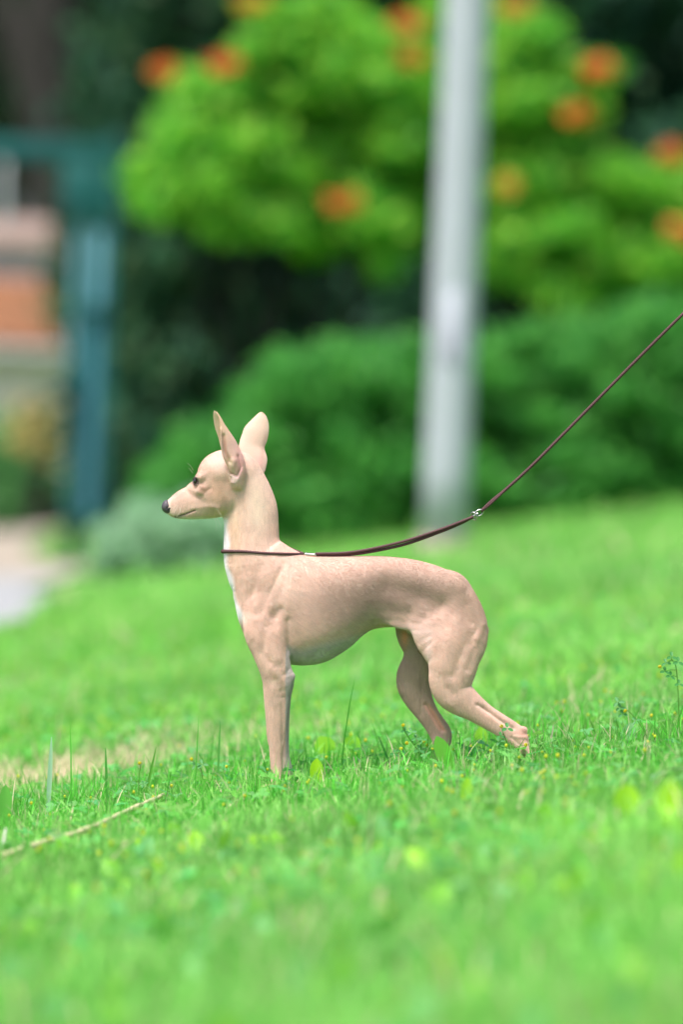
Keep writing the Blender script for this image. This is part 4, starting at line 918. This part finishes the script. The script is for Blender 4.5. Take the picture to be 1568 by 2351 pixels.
t = MB(); t.box(pb + (0, -r0 * .97, .95), (.09, .012, .30), bev=.004); t.build('hatch', M_pole, pole)

# gate: teal frame with a light blue leaf
M_teal = mat('teal_paint', (.007, .082, .078), .6, spec=.25, noise=(4, .4, (.010, .09, .085)))
M_blue = mat('light_blue_paint', (.17, .40, .52), .5, noise=(1.6, .9, (.04, .22, .28)))
M_gwhite = mat('grey_white_paint', (.42, .46, .48), .6)
zg = 25.0; kg = zg / F
gate = empty('gate', tuple(gp(190, zg))); tag(gate, 'teal metal gate frame with light blue leaf standing at the left beside the path', 'gate')
def gbox(mb, u0, v0, u1, v1, th=.05, dz=0.0, bev=.006):
    """upright plate covering a patch of the gate plane, vertical in the world"""
    a = Wp(u0, (v0 + v1) / 2, zg + dz); b_ = Wp(u1, (v0 + v1) / 2, zg + dz); t_ = Wp((u0 + u1) / 2, v0, zg + dz); s_ = Wp((u0 + u1) / 2, v1, zg + dz)
    mb.box(((a + b_) / 2), (abs(b_[0] - a[0]), th, abs(t_[2] - s_[2])), bev=bev)
def vpost(name, u, v0, v1, w, m, th=.05, dz=0.0, ground=False, par=gate):
    t_ = Wp(u, v0, zg + dz); b_ = Wp(u - (v1 - v0) * math.tan(ROLL), v1, zg + dz); x = (t_[0] + b_[0]) / 2; z1 = b_[2] if not ground else float(gz(x, zg)) - .03
    t = MB(); t.box((x, t_[1], (t_[2] + z1) / 2), (w * kg, th, t_[2] - z1), bev=.006); return t.build(name, m, par)
vpost('post', 262, 305, 1330, 26, M_teal, .07, ground=True)
vpost('post', -330, 305, 1330, 26, M_teal, .07, ground=True)
t = MB(); gbox(t, -345, 312, 272, 366, .06, -.004); t.build('top_rail', M_teal, gate)
leafd = vpost('door_leaf', 208, 525, 1175, 72, M_blue, .03, dz=.012)
vpost('door_frame', 196, 505, 1330, 28, M_teal, .04, dz=-.03, ground=True, par=leafd)
t = MB(); gbox(t, 140, 370, 250, 505, .035, -.02); t.build('upper_panel', M_teal, gate)
t = MB(); gbox(t, 150, 1178, 240, 1200, .04, -.03); t.build('crossbar', M_teal, leafd); t = MB(); gbox(t, 165, 700, 244, 716, .04, -.03); t.build('crossbar', M_teal, leafd)
t = MB(); gbox(t, 142, 850, 168, 915, .07, -.07); t.ball(Wp(152, 880, zg - .13), .03, 8); t.build('lock_box', M_teal, leafd)
vpost('mullion', 10, 366, 520, 16, M_gwhite, .04, dz=-.01)
# low kiosk with a brown shutter beyond the gate, seen through it
M_k1 = mat('pinkish_fascia', (.52, .36, .33), .8, noise=(3, .4, (.44, .32, .29))); M_k2 = mat('lilac_grey_wall', (.52, .47, .52), .8, noise=(2, .4, (.56, .50, .52)))
M_k3 = mat('orange_brown_shutter', (.56, .24, .12), .6, noise=(5, .5, (.56, .28, .17))); M_k4 = mat('cream_wall', (.78, .72, .58), .8, noise=(1.5, .5, (.68, .72, .60)))
zk = 44.0; kk_ = zk / F
kb = gp(-150, zk); kio = empty('kiosk', tuple(kb)); tag(kio, 'low pale kiosk with orange brown shutter seen through the gate', 'kiosk')
def kbox(name, u0, v0, u1, v1, y0, dep, m, par, bev=.01):
    a = Wp(u0, (v0 + v1) / 2, zk); b_ = Wp(u1, (v0 + v1) / 2, zk); t_ = Wp((u0 + u1) / 2, v0, zk); s_ = Wp((u0 + u1) / 2, v1, zk)
    t = MB(); t.box(((a[0] + b_[0]) / 2, zk + y0 + dep / 2, (t_[2] + s_[2]) / 2), (abs(b_[0] - a[0]), dep, abs(t_[2] - s_[2])), bev=bev); return t.build(name, m, par)
wl = kbox('wall', -420, 790, 160, 1240, 0, 2.2, M_k4, kio); kbox('upper_wall', -420, 560, 160, 788, .02, 2.1, M_k2, kio); kbox('fascia', -440, 498, 172, 562, -.15, 2.5, M_k1, kio)
sh = kbox('shutter', -120, 640, 138, 790, -.05, .1, M_k3, kio)
for i in range(7): kbox('slat', -118, 646 + i * 20, 136, 660 + i * 20, -.075, .03, M_k3, sh, .004)
kbox('counter', -150, 795, 165, 812, -.3, .32, M_gwhite, kio)
plant('garden_shrub', 'green bush in front of the kiosk at the left edge', 'shrub', [(-60, 1080, 90), (30, 1050, 80), (90, 1120, 60), (-150, 1060, 100), (20, 1150, 60), (120, 1160, 40)], 41, 6200, .09, [(.16, .42, .14), (.12, .34, .12), (.20, .48, .18)], M_leaf, 21, dz=.3)
plant('garden_shrub', 'ochre yellow bush beside the gate leaf in front of the kiosk', 'shrub', [(100, 970, 40), (125, 1030, 40), (70, 1010, 35)], 40, 2600, .07, [(.74, .56, .22), (.62, .54, .26), (.46, .50, .20)], M_leaf, 22, dz=.2, trunk_r=.02)
